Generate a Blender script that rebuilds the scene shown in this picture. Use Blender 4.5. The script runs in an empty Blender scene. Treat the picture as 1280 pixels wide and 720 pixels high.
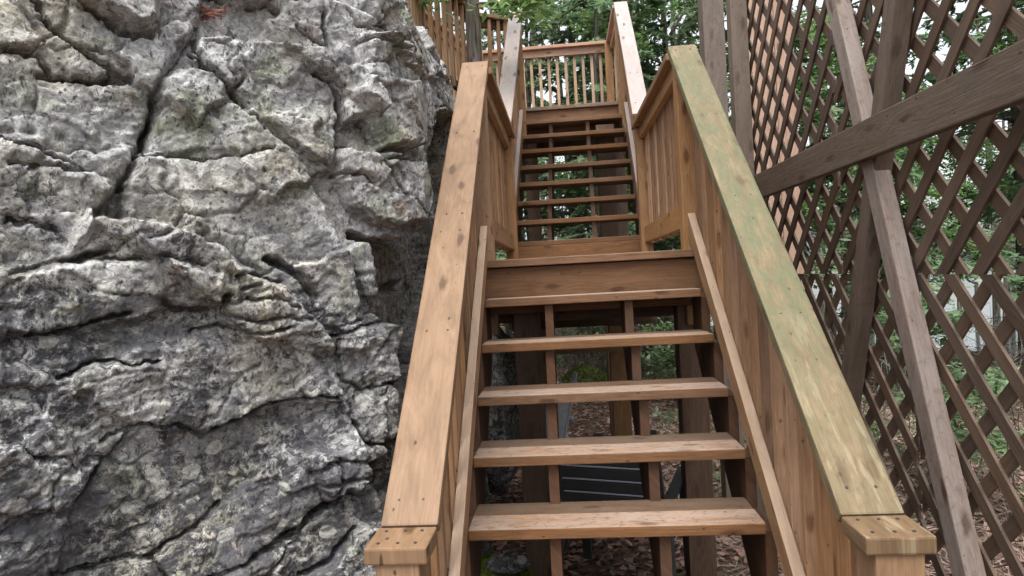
import bpy, bmesh, math, random
import numpy as np
from mathutils import Vector, Matrix

# Units are metres.  The camera stands at the origin (eye height 1.64 m above the ground),
# +Y runs along the staircase, +X to the right, +Z up.
SC = bpy.context.scene
COL = SC.collection
RNG = random.Random(11)

def tag(o, label=None, cat=None, group=None, kind=None):
    if label: o['label'] = label
    if cat: o['category'] = cat
    if group: o['group'] = group
    if kind: o['kind'] = kind
    return o

def empty(name, loc, label, cat, group=None, rz=0.0):
    o = bpy.data.objects.new(name, None); COL.objects.link(o)
    o.empty_display_size = .1
    o.location = loc; o.rotation_euler = (0, 0, rz)
    return tag(o, label, cat, group)

def link(name, me, mat, parent=None):
    """Link a mesh given in WORLD coordinates; parents in this scene are only translated/rotated about Z."""
    if mat and not me.materials:
        for m in (mat if isinstance(mat, (list, tuple)) else [mat]): me.materials.append(m)
    o = bpy.data.objects.new(name, me); COL.objects.link(o)
    if parent is not None:
        o.parent = parent
    return o

def world_of(o):
    m = Matrix.LocRotScale(o.location, o.rotation_euler, o.scale)
    return world_of(o.parent) @ m if o.parent else m

class Wood:
    """Collects chamfered boards, with a length-wise UV on every board, into ONE mesh."""
    def __init__(self, chamfer=.003):
        self.bm = bmesh.new(); self.uv = self.bm.loops.layers.uv.new('UVMap'); self.ch = chamfer
    def _place(self, b, M, seg=0):
        uvl = b.loops.layers.uv.new('UVMap')
        ou, ov = RNG.uniform(0, 60), RNG.uniform(0, 60)
        for f in b.faces:
            n = f.normal; ax = max(range(3), key=lambda i: abs(n[i]))
            for l in f.loops:
                c = l.vert.co
                if ax == 2: l[uvl].uv = (c.x + ou, c.y + ov)
                elif ax == 1: l[uvl].uv = (c.x + ou, c.z + ov + .11)
                else: l[uvl].uv = (c.z * .25 + ou, c.y + ov)
        b.transform(M)
        me = bpy.data.meshes.new('t'); b.to_mesh(me); b.free()
        self.bm.from_mesh(me); bpy.data.meshes.remove(me)
    def board(self, a, b, w, t, up=(0, 0, 1), ch=None, cuts=1, warp=0.0, plumb=None):
        """a board along a->b; w measured across (perpendicular to 'up'), t measured along 'up'."""
        a, b, up = Vector(a), Vector(b), Vector(up)
        d = b - a; L = d.length; d.normalize()
        y = up.cross(d).normalized(); z = d.cross(y).normalized()
        B = bmesh.new(); bmesh.ops.create_cube(B, size=1)
        for v in B.verts: v.co = Vector((v.co.x * L, v.co.y * w, v.co.z * t))
        if plumb:   # lean both end faces so that they are plumb
            k = plumb
            for v in B.verts: v.co.x += v.co.z * k
        ch = self.ch if ch is None else ch
        if ch > 0: bmesh.ops.bevel(B, geom=list(B.edges), offset=min(ch, t * .3, w * .3), segments=2 if ch >= .004 else 1, profile=.6, affect='EDGES')
        if cuts > 1:
            for i in range(1, cuts):
                x = -L / 2 + L * i / cuts
                bmesh.ops.bisect_plane(B, geom=list(B.verts) + list(B.edges) + list(B.faces), plane_co=(x, 0, 0), plane_no=(1, 0, 0))
            if warp:
                p1, p2 = RNG.uniform(0, 6), RNG.uniform(0, 6)
                for v in B.verts:
                    v.co.y += warp * math.sin(v.co.x * 2.1 + p1); v.co.z += warp * .6 * math.sin(v.co.x * 1.7 + p2)
        B.normal_update()
        M = Matrix(((d.x, y.x, z.x, (a.x + b.x) / 2), (d.y, y.y, z.y, (a.y + b.y) / 2), (d.z, y.z, z.z, (a.z + b.z) / 2), (0, 0, 0, 1)))
        self._place(B, M)
        return self
    def box(self, x0, x1, y0, y1, z0, z1, ch=None):
        """axis-aligned board, the grain running along its longest side"""
        s = [x1 - x0, y1 - y0, z1 - z0]; c = [(x0 + x1) / 2, (y0 + y1) / 2, (z0 + z1) / 2]
        k = s.index(max(s)); e = [0, 0, 0]; e[k] = s[k] / 2
        a = [c[i] - e[i] for i in range(3)]; b = [c[i] + e[i] for i in range(3)]
        if k == 2: return self.board(a, b, s[0], s[1], (0, 1, 0), ch)
        if k == 0: return self.board(a, b, s[1], s[2], (0, 0, 1), ch)
        return self.board(a, b, s[0], s[2], (0, 0, 1), ch)
    def plate(self, poly, x0, x1, axis='x', slope=(0, 1)):
        """polygon in the (y, z) plane extruded from x0 to x1; the grain runs along 'slope'"""
        B = bmesh.new()
        v0 = [B.verts.new((x0, p[0], p[1])) for p in poly]; v1 = [B.verts.new((x1, p[0], p[1])) for p in poly]
        n = len(poly)
        B.faces.new(v0[::-1]); B.faces.new(v1)
        for i in range(n): B.faces.new((v0[i], v0[(i + 1) % n], v1[(i + 1) % n], v1[i]))
        bmesh.ops.recalc_face_normals(B, faces=B.faces)
        uvl = B.loops.layers.uv.new('UVMap'); ou, ov = RNG.uniform(0, 60), RNG.uniform(0, 60)
        sl = Vector(slope).normalized()
        for f in B.faces:
            for l in f.loops:
                c = l.vert.co; u = c.y * sl[0] + c.z * sl[1]; w = -c.y * sl[1] + c.z * sl[0]
                l[uvl].uv = (u + ou, w + ov + (c.x - x0))
        me = bpy.data.meshes.new('t'); B.to_mesh(me); B.free(); self.bm.from_mesh(me); bpy.data.meshes.remove(me)
        return self
    def build(self, name, mat, parent=None, fn=None, label=None):
        if fn:
            for v in self.bm.verts: v.co = fn(v.co)
        if parent is not None:
            inv = world_of(parent).inverted()
            self.bm.transform(inv)
        me = bpy.data.meshes.new(name); self.bm.to_mesh(me); self.bm.free()
        o = link(name, me, mat, parent)
        if label: o['label'] = label
        return o

def tube_mesh(paths, sides=6):
    """paths: list of (list of points, list of radii) -> verts, faces"""
    V, F = [], []
    for pts, rad in paths:
        base = len(V); n = len(pts)
        for i in range(n):
            p = Vector(pts[i]); d = (Vector(pts[min(i + 1, n - 1)]) - Vector(pts[max(i - 1, 0)]))
            if d.length < 1e-6: d = Vector((0, 0, 1))
            d.normalize(); a = d.orthogonal().normalized() if abs(d.z) < .9 else Vector((1, 0, 0)); a = (a - d * a.dot(d)).normalized(); b = d.cross(a)
            for k in range(sides):
                t = 2 * math.pi * k / sides
                V.append(tuple(p + (a * math.cos(t) + b * math.sin(t)) * rad[i]))
        for i in range(n - 1):
            for k in range(sides):
                k2 = (k + 1) % sides
                F.append((base + i * sides + k, base + i * sides + k2, base + (i + 1) * sides + k2, base + (i + 1) * sides + k))
        V.append(tuple(pts[-1])); e = len(V) - 1
        for k in range(sides): F.append((base + (n - 1) * sides + k, base + (n - 1) * sides + (k + 1) % sides, e))
    return V, F

def mesh_from(name, V, F, mat, smooth=False):
    me = bpy.data.meshes.new(name); me.from_pydata(V, [], F); me.update()
    if mat: me.materials.append(mat)
    if smooth: me.polygons.foreach_set('use_smooth', [True] * len(me.polygons))
    return me

def quads_mesh(name, C, A, B, mat, pointed=True, fold=0.0):
    """leaf faces: centres C, half-axis vectors A (along the leaf) and B (across), numpy (n,3)"""
    n = len(C)
    if pointed: P = np.stack([C - A, C + B - A * .1, C + A, C - B - A * .1], 1)
    else: P = np.stack([C - A - B, C - A + B, C + A + B, C + A - B], 1)
    if fold:
        N = np.cross(A, B); N /= np.linalg.norm(N, axis=1)[:, None] + 1e-9
        P[:, 0] -= N * fold; P[:, 2] -= N * fold
    me = bpy.data.meshes.new(name)
    me.vertices.add(4 * n); me.vertices.foreach_set('co', P.reshape(-1).astype(np.float32))
    me.loops.add(4 * n); me.loops.foreach_set('vertex_index', np.arange(4 * n, dtype=np.int32))
    me.polygons.add(n); me.polygons.foreach_set('loop_start', np.arange(0, 4 * n, 4, dtype=np.int32))
    me.update(calc_edges=True)
    me.materials.append(mat)
    return me

def rand_dirs(n, rs, flat=1.0):
    v = rs.normal(size=(n, 3)); v[:, 2] *= flat
    return v / np.linalg.norm(v, axis=1)[:, None]
# ------------------------------------------------------------------ materials
class NT:
    def __init__(self, name):
        self.m = bpy.data.materials.new(name); self.m.use_nodes = True
        self.t = self.m.node_tree; self.t.nodes.clear()
        self.out = self.n('ShaderNodeOutputMaterial')
    def n(self, ty, **kw):
        o = self.t.nodes.new(ty)
        for k, v in kw.items():
            if k.startswith('i_'):
                o.inputs[k[2:].replace('_', ' ')].default_value = v
            else: setattr(o, k, v)
        return o
    def l(self, a, b): self.t.links.new(a, b)
    def math(self, op, a, b=None, c=None, clamp=False):
        o = self.n('ShaderNodeMath', operation=op, use_clamp=clamp)
        for i, v in enumerate((a, b, c)):
            if v is None: continue
            if isinstance(v, (int, float)): o.inputs[i].default_value = v
            else: self.l(v, o.inputs[i])
        return o.outputs[0]
    def mix(self, f, a, b, mode='MIX'):
        o = self.n('ShaderNodeMix', data_type='RGBA', blend_type=mode)
        for i, v in ((0, f), (6, a), (7, b)):
            if isinstance(v, (int, float)): o.inputs[i].default_value = v
            elif isinstance(v, tuple): o.inputs[i].default_value = (*v[:3], 1)
            else: self.l(v, o.inputs[i])
        return o.outputs[2]
    def ramp(self, f, stops, interp='LINEAR'):
        o = self.n('ShaderNodeValToRGB'); cr = o.color_ramp; cr.interpolation = interp
        while len(cr.elements) < len(stops): cr.elements.new(.5)
        for e, (p, c) in zip(cr.elements, stops):
            e.position = p; e.color = (*c, 1) if isinstance(c, tuple) else (c, c, c, 1)
        self.l(f, o.inputs[0]); return o.outputs[0]
    def noise(self, vec, scale, detail=4, rough=.55, dist=0.0, dims='3D'):
        o = self.n('ShaderNodeTexNoise', noise_dimensions=dims)
        o.inputs['Scale'].default_value = scale; o.inputs['Detail'].default_value = detail
        o.inputs['Roughness'].default_value = rough; o.inputs['Distortion'].default_value = dist
        self.l(vec, o.inputs['Vector']); return o.outputs['Fac']
    def vor(self, vec, scale, feature='F1', out='Distance', rnd=1.0, dims='3D'):
        o = self.n('ShaderNodeTexVoronoi', feature=feature, voronoi_dimensions=dims)
        o.inputs['Scale'].default_value = scale; o.inputs['Randomness'].default_value = rnd
        self.l(vec, o.inputs['Vector']); return o.outputs[out]
    def mapping(self, vec, scale=(1, 1, 1), loc=(0, 0, 0), rot=(0, 0, 0)):
        o = self.n('ShaderNodeMapping'); o.inputs['Scale'].default_value = scale
        o.inputs['Location'].default_value = loc; o.inputs['Rotation'].default_value = rot
        self.l(vec, o.inputs['Vector']); return o.outputs[0]
    def bump(self, h, strength, dist, normal=None):
        o = self.n('ShaderNodeBump'); o.inputs['Strength'].default_value = strength; o.inputs['Distance'].default_value = dist
        self.l(h, o.inputs['Height'])
        if normal is not None: self.l(normal, o.inputs['Normal'])
        return o.outputs[0]
    def principled(self, col, rough, normal=None, spec=.4):
        o = self.n('ShaderNodeBsdfPrincipled')
        if isinstance(col, tuple): o.inputs['Base Color'].default_value = (*col, 1)
        else: self.l(col, o.inputs['Base Color'])
        if isinstance(rough, (int, float)): o.inputs['Roughness'].default_value = rough
        else: self.l(rough, o.inputs['Roughness'])
        o.inputs['Specular IOR Level'].default_value = spec
        if normal is not None: self.l(normal, o.inputs['Normal'])
        self.l(o.outputs[0], self.out.inputs[0]); return o

def wood(name, light, dark, grain=1.0, knots=1.0, grey=0.0, greycol=(.42, .37, .33), moss=0.0, rough=.62, var=.19, dirt=0.0, blot=0.35, spec=.3):
    N = NT(name)
    uv = N.n('ShaderNodeUVMap', uv_map='UVMap').outputs[0]
    geo = N.n('ShaderNodeNewGeometry'); tc = N.n('ShaderNodeTexCoord').outputs['Object']
    isl = N.math('FRACT', N.math('ADD', geo.outputs['Random Per Island'], N.math('MULTIPLY', N.n('ShaderNodeObjectInfo').outputs['Random'], 5.7)))
    # knots bend the growth rings around themselves
    kv = N.mapping(uv, (3.1, 8.3, 1)); kd = N.vor(kv, 1.0, dims='2D', rnd=.95)
    kcol = N.vor(kv, 1.0, out='Color', dims='2D', rnd=.95)
    sc = N.n('ShaderNodeSeparateColor'); N.l(kcol, sc.inputs[0])
    keep = N.math('GREATER_THAN', sc.outputs[0], .52)
    near = N.math('MULTIPLY', N.math('SUBTRACT', 1.0, N.math('MULTIPLY', kd, 2.4), clamp=True), keep)
    g = N.mapping(uv, (1.3, 24, 1))
    gn = N.noise(g, 1.0, 3, .5, .3, '2D')
    ring = N.math('FRACT', N.math('ADD', N.math('MULTIPLY', gn, 5.5), N.math('MULTIPLY', near, 1.6)))
    ring = N.math('ABSOLUTE', N.math('SUBTRACT', N.math('MULTIPLY', ring, 2.0), 1.0))
    fine = N.noise(N.mapping(uv, (5, 260, 1)), 1.0, 3, .6, 0, '2D')
    big = N.noise(N.mapping(tc, (1, 1, 1)), 2.3, 4, .6)
    col = N.mix(N.math('MULTIPLY', ring, .75 * grain, clamp=True), light, dark)
    col = N.mix(N.math('MULTIPLY', N.math('SUBTRACT', fine, .35, clamp=True), 1.5 * grain, clamp=True), col, tuple(c * .62 for c in dark))
    # blotchy weathering
    bl = N.ramp(N.noise(N.mapping(uv, (2.2, 9, 1)), 1.6, 5, .65, .6, '2D'), [(.35, 0.0), (.7, 1.0)])
    col = N.mix(N.math('MULTIPLY', bl, blot), col, tuple(min(1, c * 1.35 + .02) for c in light))
    bl2 = N.ramp(N.noise(N.mapping(uv, (3.5, 14, 1), (7, 3, 0)), 1.2, 5, .7, .4, '2D'), [(.5, 0.0), (.72, 1.0)])
    col = N.mix(N.math('MULTIPLY', bl2, blot * .8), col, tuple(c * .55 for c in dark))
    if grey:
        gm = N.ramp(N.noise(N.mapping(uv, (2.6, 12, 1), (31, 8, 0)), 1.1, 6, .68, .5, '2D'), [(.32, 0.0), (.62, 1.0)])
        col = N.mix(N.math('MULTIPLY', gm, grey), col, N.mix(fine, greycol, tuple(c * .66 for c in greycol)))
    if moss:
        a = N.ramp(N.noise(N.mapping(tc, (1.6, 1.6, 1.6), (3, 1, 2)), 1.7, 6, .66, .8), [(.30, 0.0), (.66, 1.0)])
        b = N.ramp(N.noise(N.mapping(uv, (4, 11, 1)), 2.2, 6, .72, .8, '2D'), [(.42, 0.0), (.55, 1.0)])
        gcol = N.mix(N.noise(N.mapping(uv, (2, 6, 1)), 3, 4, .6, 0, '2D'), (.088, .093, .047), (.138, .134, .078))
        sy = N.n('ShaderNodeSeparateXYZ'); N.l(tc, sy.inputs[0])
        up_ = N.ramp(N.math('MULTIPLY', sy.outputs[1], .5), [(.04, .18), (.36, 1.0), (.9, 1.0), (1.0, .6)])     # thickest along the damp middle, scuffed near the foot
        col = N.mix(N.math('MULTIPLY', N.math('MULTIPLY', N.math('ADD', N.math('MULTIPLY', a, .6), N.math('MULTIPLY', b, .7), clamp=True), up_), moss), col, gcol)
        st = N.ramp(N.noise(N.mapping(uv, (3.2, 26, 1), (2, 9, 0)), 1.5, 4, .6, .3, '2D'), [(.56, 0.0), (.64, 1.0)])
        col = N.mix(N.math('MULTIPLY', N.math('MULTIPLY', st, N.math('SUBTRACT', 1.25, up_)), .45, clamp=True), col, (.30, .255, .17))
    if dirt:
        d = N.ramp(N.noise(N.mapping(uv, (9, 14, 1)), 3.0, 6, .75, .5, '2D'), [(.52, 0.0), (.70, 1.0)])
        col = N.mix(N.math('MULTIPLY', d, dirt), col, (.05, .035, .022))
    # knot hearts, checks and screw-hole specks
    kn = N.ramp(N.math('ADD', kd, N.math('MULTIPLY', N.math('SUBTRACT', N.noise(N.mapping(uv, (9, 22, 1)), 2.0, 3, .6, .0, '2D'), .5), .16)), [(.0, 1.0), (.06, 1.0), (.15, 0.0)])
    kn = N.math('MULTIPLY', kn, N.math('MULTIPLY', keep, knots * .8))
    col = N.mix(kn, col, (dark[0] * .42, dark[1] * .33, dark[2] * .27))
    sp = N.vor(N.mapping(uv, (11, 19, 1), (5, 2, 0)), 1.0, dims='2D')
    spc = N.vor(N.mapping(uv, (11, 19, 1), (5, 2, 0)), 1.0, out='Color', dims='2D'); s2 = N.n('ShaderNodeSeparateColor'); N.l(spc, s2.inputs[0])
    sp = N.math('MULTIPLY', N.math('SUBTRACT', N.math('MULTIPLY', N.math('SUBTRACT', s2.outputs[0], .62, clamp=True), .24), sp), 40.0, clamp=True)
    col = N.mix(N.math('MULTIPLY', sp, .75 * knots), col, (.02, .014, .01))
    # every board its own tone
    hs = N.n('ShaderNodeHueSaturation'); N.l(col, hs.inputs['Color'])
    N.l(N.math('ADD', 1 - var, N.math('MULTIPLY', isl, 2 * var)), hs.inputs['Value'])
    N.l(N.math('ADD', .92, N.math('MULTIPLY', N.math('FRACT', N.math('MULTIPLY', isl, 7.3)), .2)), hs.inputs['Saturation'])
    hgt = N.math('SUBTRACT', N.math('ADD', N.math('MULTIPLY', ring, .35), N.math('MULTIPLY', fine, .8)), N.math('ADD', kn, sp))
    nb = N.bump(hgt, .45, .0022)
    rg = N.math('ADD', rough - .1, N.math('MULTIPLY', big, .22))
    N.principled(hs.outputs[0], rg, nb, spec)
    return N.m

def leafmat(name, c1, c2, c3=None, trans=.45, rough=.5, dead=0.0, scale_var=.35, gloss=.35):
    N = NT(name)
    geo = N.n('ShaderNodeNewGeometry'); r = geo.outputs['Random Per Island']
    tc = N.n('ShaderNodeTexCoord').outputs['Object']
    big = N.noise(tc, 1.1, 3, .6)
    oi = N.n('ShaderNodeObjectInfo').outputs['Random']
    f = N.math('ADD', N.math('MULTIPLY', r, .55), N.math('MULTIPLY', N.ramp(big, [(.33, 0.0), (.67, 1.0)]), .45), clamp=True)
    col = N.mix(f, c1, c2)
    if c3:
        pick = N.math('LESS_THAN', N.math('FRACT', N.math('MULTIPLY', r, 13.7)), dead)
        col = N.mix(pick, col, c3)
    hs = N.n('ShaderNodeHueSaturation'); N.l(col, hs.inputs['Color'])
    N.l(N.math('ADD', 1 - scale_var / 2, N.math('MULTIPLY', oi, scale_var)), hs.inputs['Value'])
    N.l(N.math('ADD', .485, N.math('MULTIPLY', oi, .03)), hs.inputs['Hue'])
    p = N.n('ShaderNodeBsdfPrincipled'); N.l(hs.outputs[0], p.inputs['Base Color']); p.inputs['Roughness'].default_value = rough
    p.inputs['Specular IOR Level'].default_value = gloss
    t = N.n('ShaderNodeBsdfTranslucent'); N.l(hs.outputs[0], t.inputs[0])
    mx = N.n('ShaderNodeMixShader'); mx.inputs[0].default_value = trans
    N.l(p.outputs[0], mx.inputs[1]); N.l(t.outputs[0], mx.inputs[2]); N.l(mx.outputs[0], N.out.inputs[0])
    return N.m

def barkmat(name, c1, c2, vs=(14, 14, 1.6)):
    N = NT(name); tc = N.n('ShaderNodeTexCoord').outputs['Object']
    a = N.noise(N.mapping(tc, vs), 2.0, 6, .65, .5)
    b = N.ramp(N.noise(tc, 4, 5, .6), [(.35, 0.0), (.7, 1.0)])
    col = N.mix(N.ramp(a, [(.38, 0.0), (.62, 1.0)]), c1, c2)
    col = N.mix(N.math('MULTIPLY', b, .35), col, (.16, .17, .12))
    N.principled(col, .9, N.bump(a, .9, .02), .15)
    return N.m

def rockmat(name):
    N = NT(name); tc = N.n('ShaderNodeTexCoord').outputs['Object']
    geo = N.n('ShaderNodeNewGeometry')
    warp = N.n('ShaderNodeTexNoise'); warp.inputs['Scale'].default_value = 9; warp.inputs['Detail'].default_value = 4
    N.l(tc, warp.inputs['Vector'])
    wv = N.n('ShaderNodeVectorMath', operation='MULTIPLY_ADD'); N.l(warp.outputs['Color'], wv.inputs[0]); wv.inputs[1].default_value = (.06, .06, .06); N.l(tc, wv.inputs[2])
    P = wv.outputs[0]
    # pale limestone ground colour with warm and cool tints
    n1 = N.noise(P, 3.2, 8, .62, .3); n2 = N.noise(P, 14, 8, .7, .2); n3 = N.noise(P, 60, 6, .7)
    col = N.mix(N.ramp(n1, [(.35, 0.0), (.65, 1.0)]), (.40, .395, .385), (.57, .568, .57))
    col = N.mix(N.math('MULTIPLY', N.ramp(n2, [(.36, 0.0), (.62, 1.0)]), .65), col, (.17, .165, .165))
    col = N.mix(N.math('MULTIPLY', N.ramp(N.noise(P, 2.1, 6, .65, .4), [(.46, 0.0), (.62, 1.0)]), .65), col, (.345, .31, .215))
    col = N.mix(N.math('MULTIPLY', N.ramp(N.noise(N.mapping(P, (1, 1, 1), (4, 2, 7)), 5.5, 6, .7, .4), [(.51, 0.0), (.64, 1.0)]), .75), col, (.175, .195, .115))
    col = N.mix(N.math('MULTIPLY', N.ramp(N.noise(N.mapping(P, (1, 1, 1), (9, 5, 1)), 7, 6, .7, .4), [(.58, 0.0), (.70, 1.0)]), .6), col, (.33, .22, .15))
    # mosaic of crustose lichen scales
    for scl, amt in ((58, .48), (23, .36)):
        vc_ = N.vor(N.mapping(P, (1, 1, .8), (scl, 1, 2)), scl, out='Color'); s_ = N.n('ShaderNodeSeparateColor'); N.l(vc_, s_.inputs[0])
        col = N.mix(amt, col, N.ramp(s_.outputs[0], [(.0, .12), (.35, .40), (.7, .52), (1.0, .86)]), 'OVERLAY')
    # black crust lichen: patches of specks, denser on the lower left of the face
    sepx = N.n('ShaderNodeSeparateXYZ'); N.l(tc, sepx.inputs[0])
    low = N.math('MULTIPLY_ADD', sepx.outputs[2], -.22, .06)           # grows with depth below eye level
    left = N.math('MULTIPLY_ADD', sepx.outputs[1], -.085, .19)
    area = N.math('ADD', N.noise(N.mapping(P, (1, 1, 1), (2, 8, 3)), 2.6, 6, .66, .5), N.math('ADD', low, left))
    area = N.ramp(area, [(.45, 0.0), (.72, 1.0)])
    # scattered dark specks over the whole face, drawn out along the weathering
    s1 = N.noise(N.mapping(P, (1.6, 1.6, .8), (6, 1, 1)), 30, 6, .72, .6)
    cl = N.ramp(N.noise(P, 4.5, 5, .6), [(.35, .0), (.65, 1.0)])
    col = N.mix(N.math('MULTIPLY', N.math('MULTIPLY', N.math('SUBTRACT', s1, N.math('SUBTRACT', .605, N.math('MULTIPLY', cl, .075))), 24.0, clamp=True), .88), col, (.055, .053, .056))
    # pale fresh flecks
    s2_ = N.noise(N.mapping(P, (1.2, 1.2, 1), (2, 7, 3)), 26, 6, .72, .6)
    col = N.mix(N.math('MULTIPLY', N.math('MULTIPLY', N.math('SUBTRACT', s2_, .60), 18.0, clamp=True), .42), col, (.64, .64, .635))
    # broad pale and dull patches of old lichen
    lp = N.noise(N.mapping(P, (1, 1, 1.3), (11, 3, 6)), 3.4, 8, .66, .6)
    col = N.mix(N.math('MULTIPLY', N.math('MULTIPLY', N.math('SUBTRACT', lp, .545), 14.0, clamp=True), .38), col, (.56, .56, .55))
    lq = N.noise(N.mapping(P, (1, 1, 1.2), (1, 13, 4)), 3.0, 8, .66, .6)
    col = N.mix(N.math('MULTIPLY', N.math('MULTIPLY', N.math('SUBTRACT', lq, .56), 14.0, clamp=True), .6), col, (.17, .165, .172))
    spk = N.noise(N.mapping(P, (1, 1, 1), (1, 1, 6)), 34, 8, .78, .4)
    thr = N.math('SUBTRACT', .655, N.math('MULTIPLY', area, .20))
    blk = N.math('MULTIPLY', N.math('SUBTRACT', spk, thr), 14.0, clamp=True)
    col = N.mix(N.math('MULTIPLY', blk, .92), col, (.028, .028, .035))
    # sheets of dark slate-coloured crust with torn edges
    sh = N.noise(N.mapping(P, (1, 1, 1.5), (5, 5, 2)), 4.2, 9, .72, .5)
    sh = N.math('MULTIPLY', N.math('MULTIPLY', N.math('SUBTRACT', sh, N.math('SUBTRACT', .63, N.math('MULTIPLY', area, .13))), 22.0, clamp=True), .72)
    col = N.mix(sh, col, N.mix(n3, (.055, .055, .066), (.15, .148, .158)))
    # pale lichen rosettes
    vd = N.vor(N.mapping(P, (1, 1, 1), (3, 3, 3)), 17); vc = N.vor(N.mapping(P, (1, 1, 1), (3, 3, 3)), 17, out='Color')
    sc = N.n('ShaderNodeSeparateColor'); N.l(vc, sc.inputs[0])
    ros = N.math('MULTIPLY', N.math('GREATER_THAN', sc.outputs[1], .72), N.math('LESS_THAN', N.math('ADD', vd, N.math('MULTIPLY', n2, .5)), .62))
    col = N.mix(N.math('MULTIPLY', ros, .65), col, N.mix(n3, (.40, .40, .34), (.60, .59, .55)))
    # weather pits
    pv = N.vor(N.mapping(P, (1, 1, .62)), 46); pv2 = N.vor(N.mapping(P, (1, 1, .6), (2, 4, 4)), 95)
    pit = N.ramp(pv, [(.05, 1.0), (.26, 0.0)])
    pk = N.math('GREATER_THAN', N.noise(P, 6, 4, .6), .42)
    pit = N.math('MULTIPLY', pit, pk)
    col = N.mix(N.math('MULTIPLY', pit, .8), col, (.04, .038, .036))
    col = N.mix(N.math('MULTIPLY', N.ramp(n3, [(.48, 0.0), (.66, 1.0)]), .4), col, (.11, .108, .105))
    n4 = N.noise(P, 130, 4, .7)
    col = N.mix(N.math('MULTIPLY', N.ramp(n4, [(.50, 0.0), (.62, 1.0)]), .5), col, (.09, .088, .09))
    h = N.math('ADD', N.math('MULTIPLY', n2, 1.0), N.math('SUBTRACT', N.math('MULTIPLY', n3, .5), N.math('MULTIPLY', pit, .5)))
    h = N.math('SUBTRACT', h, N.math('MULTIPLY', N.ramp(pv2, [(.1, 1.0), (.5, 0.0)]), .12))
    N.principled(col, .88, N.bump(h, .6, .020), .2)
    return N.m

def groundmat(name):
    N = NT(name); tc = N.n('ShaderNodeTexCoord').outputs['Object']
    n1 = N.noise(tc, 1.2, 8, .65, .4); n2 = N.noise(tc, 22, 8, .7, .4); v = N.vor(N.mapping(tc, (1, 1.6, 1)), 24, out='Color')
    s = N.n('ShaderNodeSeparateColor'); N.l(v, s.inputs[0])
    col = N.mix(s.outputs[0], (.15, .088, .068), (.33, .21, .165))
    col = N.mix(N.ramp(n2, [(.4, 0.0), (.65, 1.0)]), col, (.028, .019, .015))
    col = N.mix(N.math('MULTIPLY', N.ramp(n1, [(.52, 0.0), (.68, 1.0)]), .8), col, (.055, .075, .022))
    N.principled(col, .95, N.bump(n2, 1.0, .05), .1)
    return N.m

def plain(name, col, rough=.5, spec=.4, var=.25, scale=20, bump=.15):
    N = NT(name); tc = N.n('ShaderNodeTexCoord').outputs['Object']
    n = N.noise(tc, scale, 5, .6)
    c = N.mix(n, tuple(x * (1 - var) for x in col), tuple(min(1, x * (1 + var)) for x in col))
    N.principled(c, N.math('ADD', rough - .1, N.math('MULTIPLY', n, .2)), N.bump(n, bump, .004), spec)
    return N.m

M = {}
M['cap'] = wood('cedar_cap', (.232, .138, .072), (.155, .086, .041), grain=.6, blot=.55, knots=1.0, rough=.6)
M['cap_mossy'] = wood('mossy_cap', (0.182, 0.132, 0.076), (0.109, 0.074, 0.040), grain=.7, blot=.6, dirt=.3, moss=1.0, knots=.6, rough=.66)
M['cap_pale'] = wood('pale_cap', (.33, .26, .225), (.23, .17, .145), grain=.6, blot=.3, grey=.6, greycol=(.35, .33, .33), knots=1.2, rough=.42, spec=.5)  # weathered grey-white, with the sky's gloss painted in as paler wood
M['cap_end'] = wood('damp_cap', (0.178, 0.117, 0.068), (0.119, 0.072, 0.041), grain=.7, blot=.5, moss=.25, dirt=.3)
M['rail'] = wood('cedar_rail', (0.308, 0.184, 0.094), (0.208, 0.113, 0.055), grain=.8, blot=.3)
M['rail_pale'] = wood('pale_rail', (0.399, 0.275, 0.180), (0.285, 0.180, 0.109), grain=.5, blot=.4, grey=.15, greycol=(0.408, 0.351, 0.314), knots=1.1)
M['post'] = wood('cedar_post', (0.277, 0.162, 0.084), (0.181, 0.099, 0.048), grain=.85)
M['baluster'] = wood('cedar_baluster', (0.319, 0.186, 0.103), (0.207, 0.113, 0.059), grain=.8, var=.34, knots=.8)
M['tread'] = wood('worn_tread', (.285, .18, .115), (.17, .095, .057), grain=.9, grey=.7, greycol=(.315, .262, .222), knots=.8, dirt=.7, blot=.5, var=.16)
M['tread_rear'] = wood('shaded_dirty_tread', (0.132, 0.083, 0.052), (0.083, 0.048, 0.029), grain=.9, grey=.35, greycol=(0.138, 0.110, 0.091), knots=.8, dirt=.55, blot=.3, var=.12)  # dirt, plus the shade of the tread above painted into the colour
M['fascia'] = wood('wet_cedar', (0.173, 0.087, 0.040), (0.102, 0.050, 0.022), grain=.8, knots=.9, dirt=.2)
M['frame'] = wood('framing_lumber', (.095, .050, .029), (.055, .028, .017), grain=.8, knots=.6, dirt=.3)
M['dark_post'] = wood('stained_post', (.13, .082, .055), (.075, .045, .03), grain=.8, knots=.5, dirt=.3)
M['lattice'] = wood('weathered_lattice', (.125, .085, .060), (.072, .048, .034), grain=.8, knots=.15, var=.25, blot=.2)
M['lattice_post'] = wood('weathered_brown_post', (0.157, 0.115, 0.086), (0.090, 0.063, 0.047), grain=.7, grey=.35, greycol=(0.179, 0.154, 0.132), knots=.7, dirt=.35)
M['brace'] = wood('weathered_brace', (.29, .225, .19), (.17, .12, .095), grain=.8, grey=.65, greycol=(.37, .33, .305), knots=.9, dirt=.4)
M['deck_rail'] = wood('pinkish_cedar', (.40, .25, .175), (.28, .16, .108), grain=.7)
M['plank'] = wood('tan_plank', (.42, .275, .20), (.32, .20, .14), grain=.6, var=.1)
M['water'] = plain('lake_water', (.02, .03, .03), .12, .6, .1, 3, .6)
M['rock'] = rockmat('lichen_limestone')
M['ground'] = groundmat('forest_floor')
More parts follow.
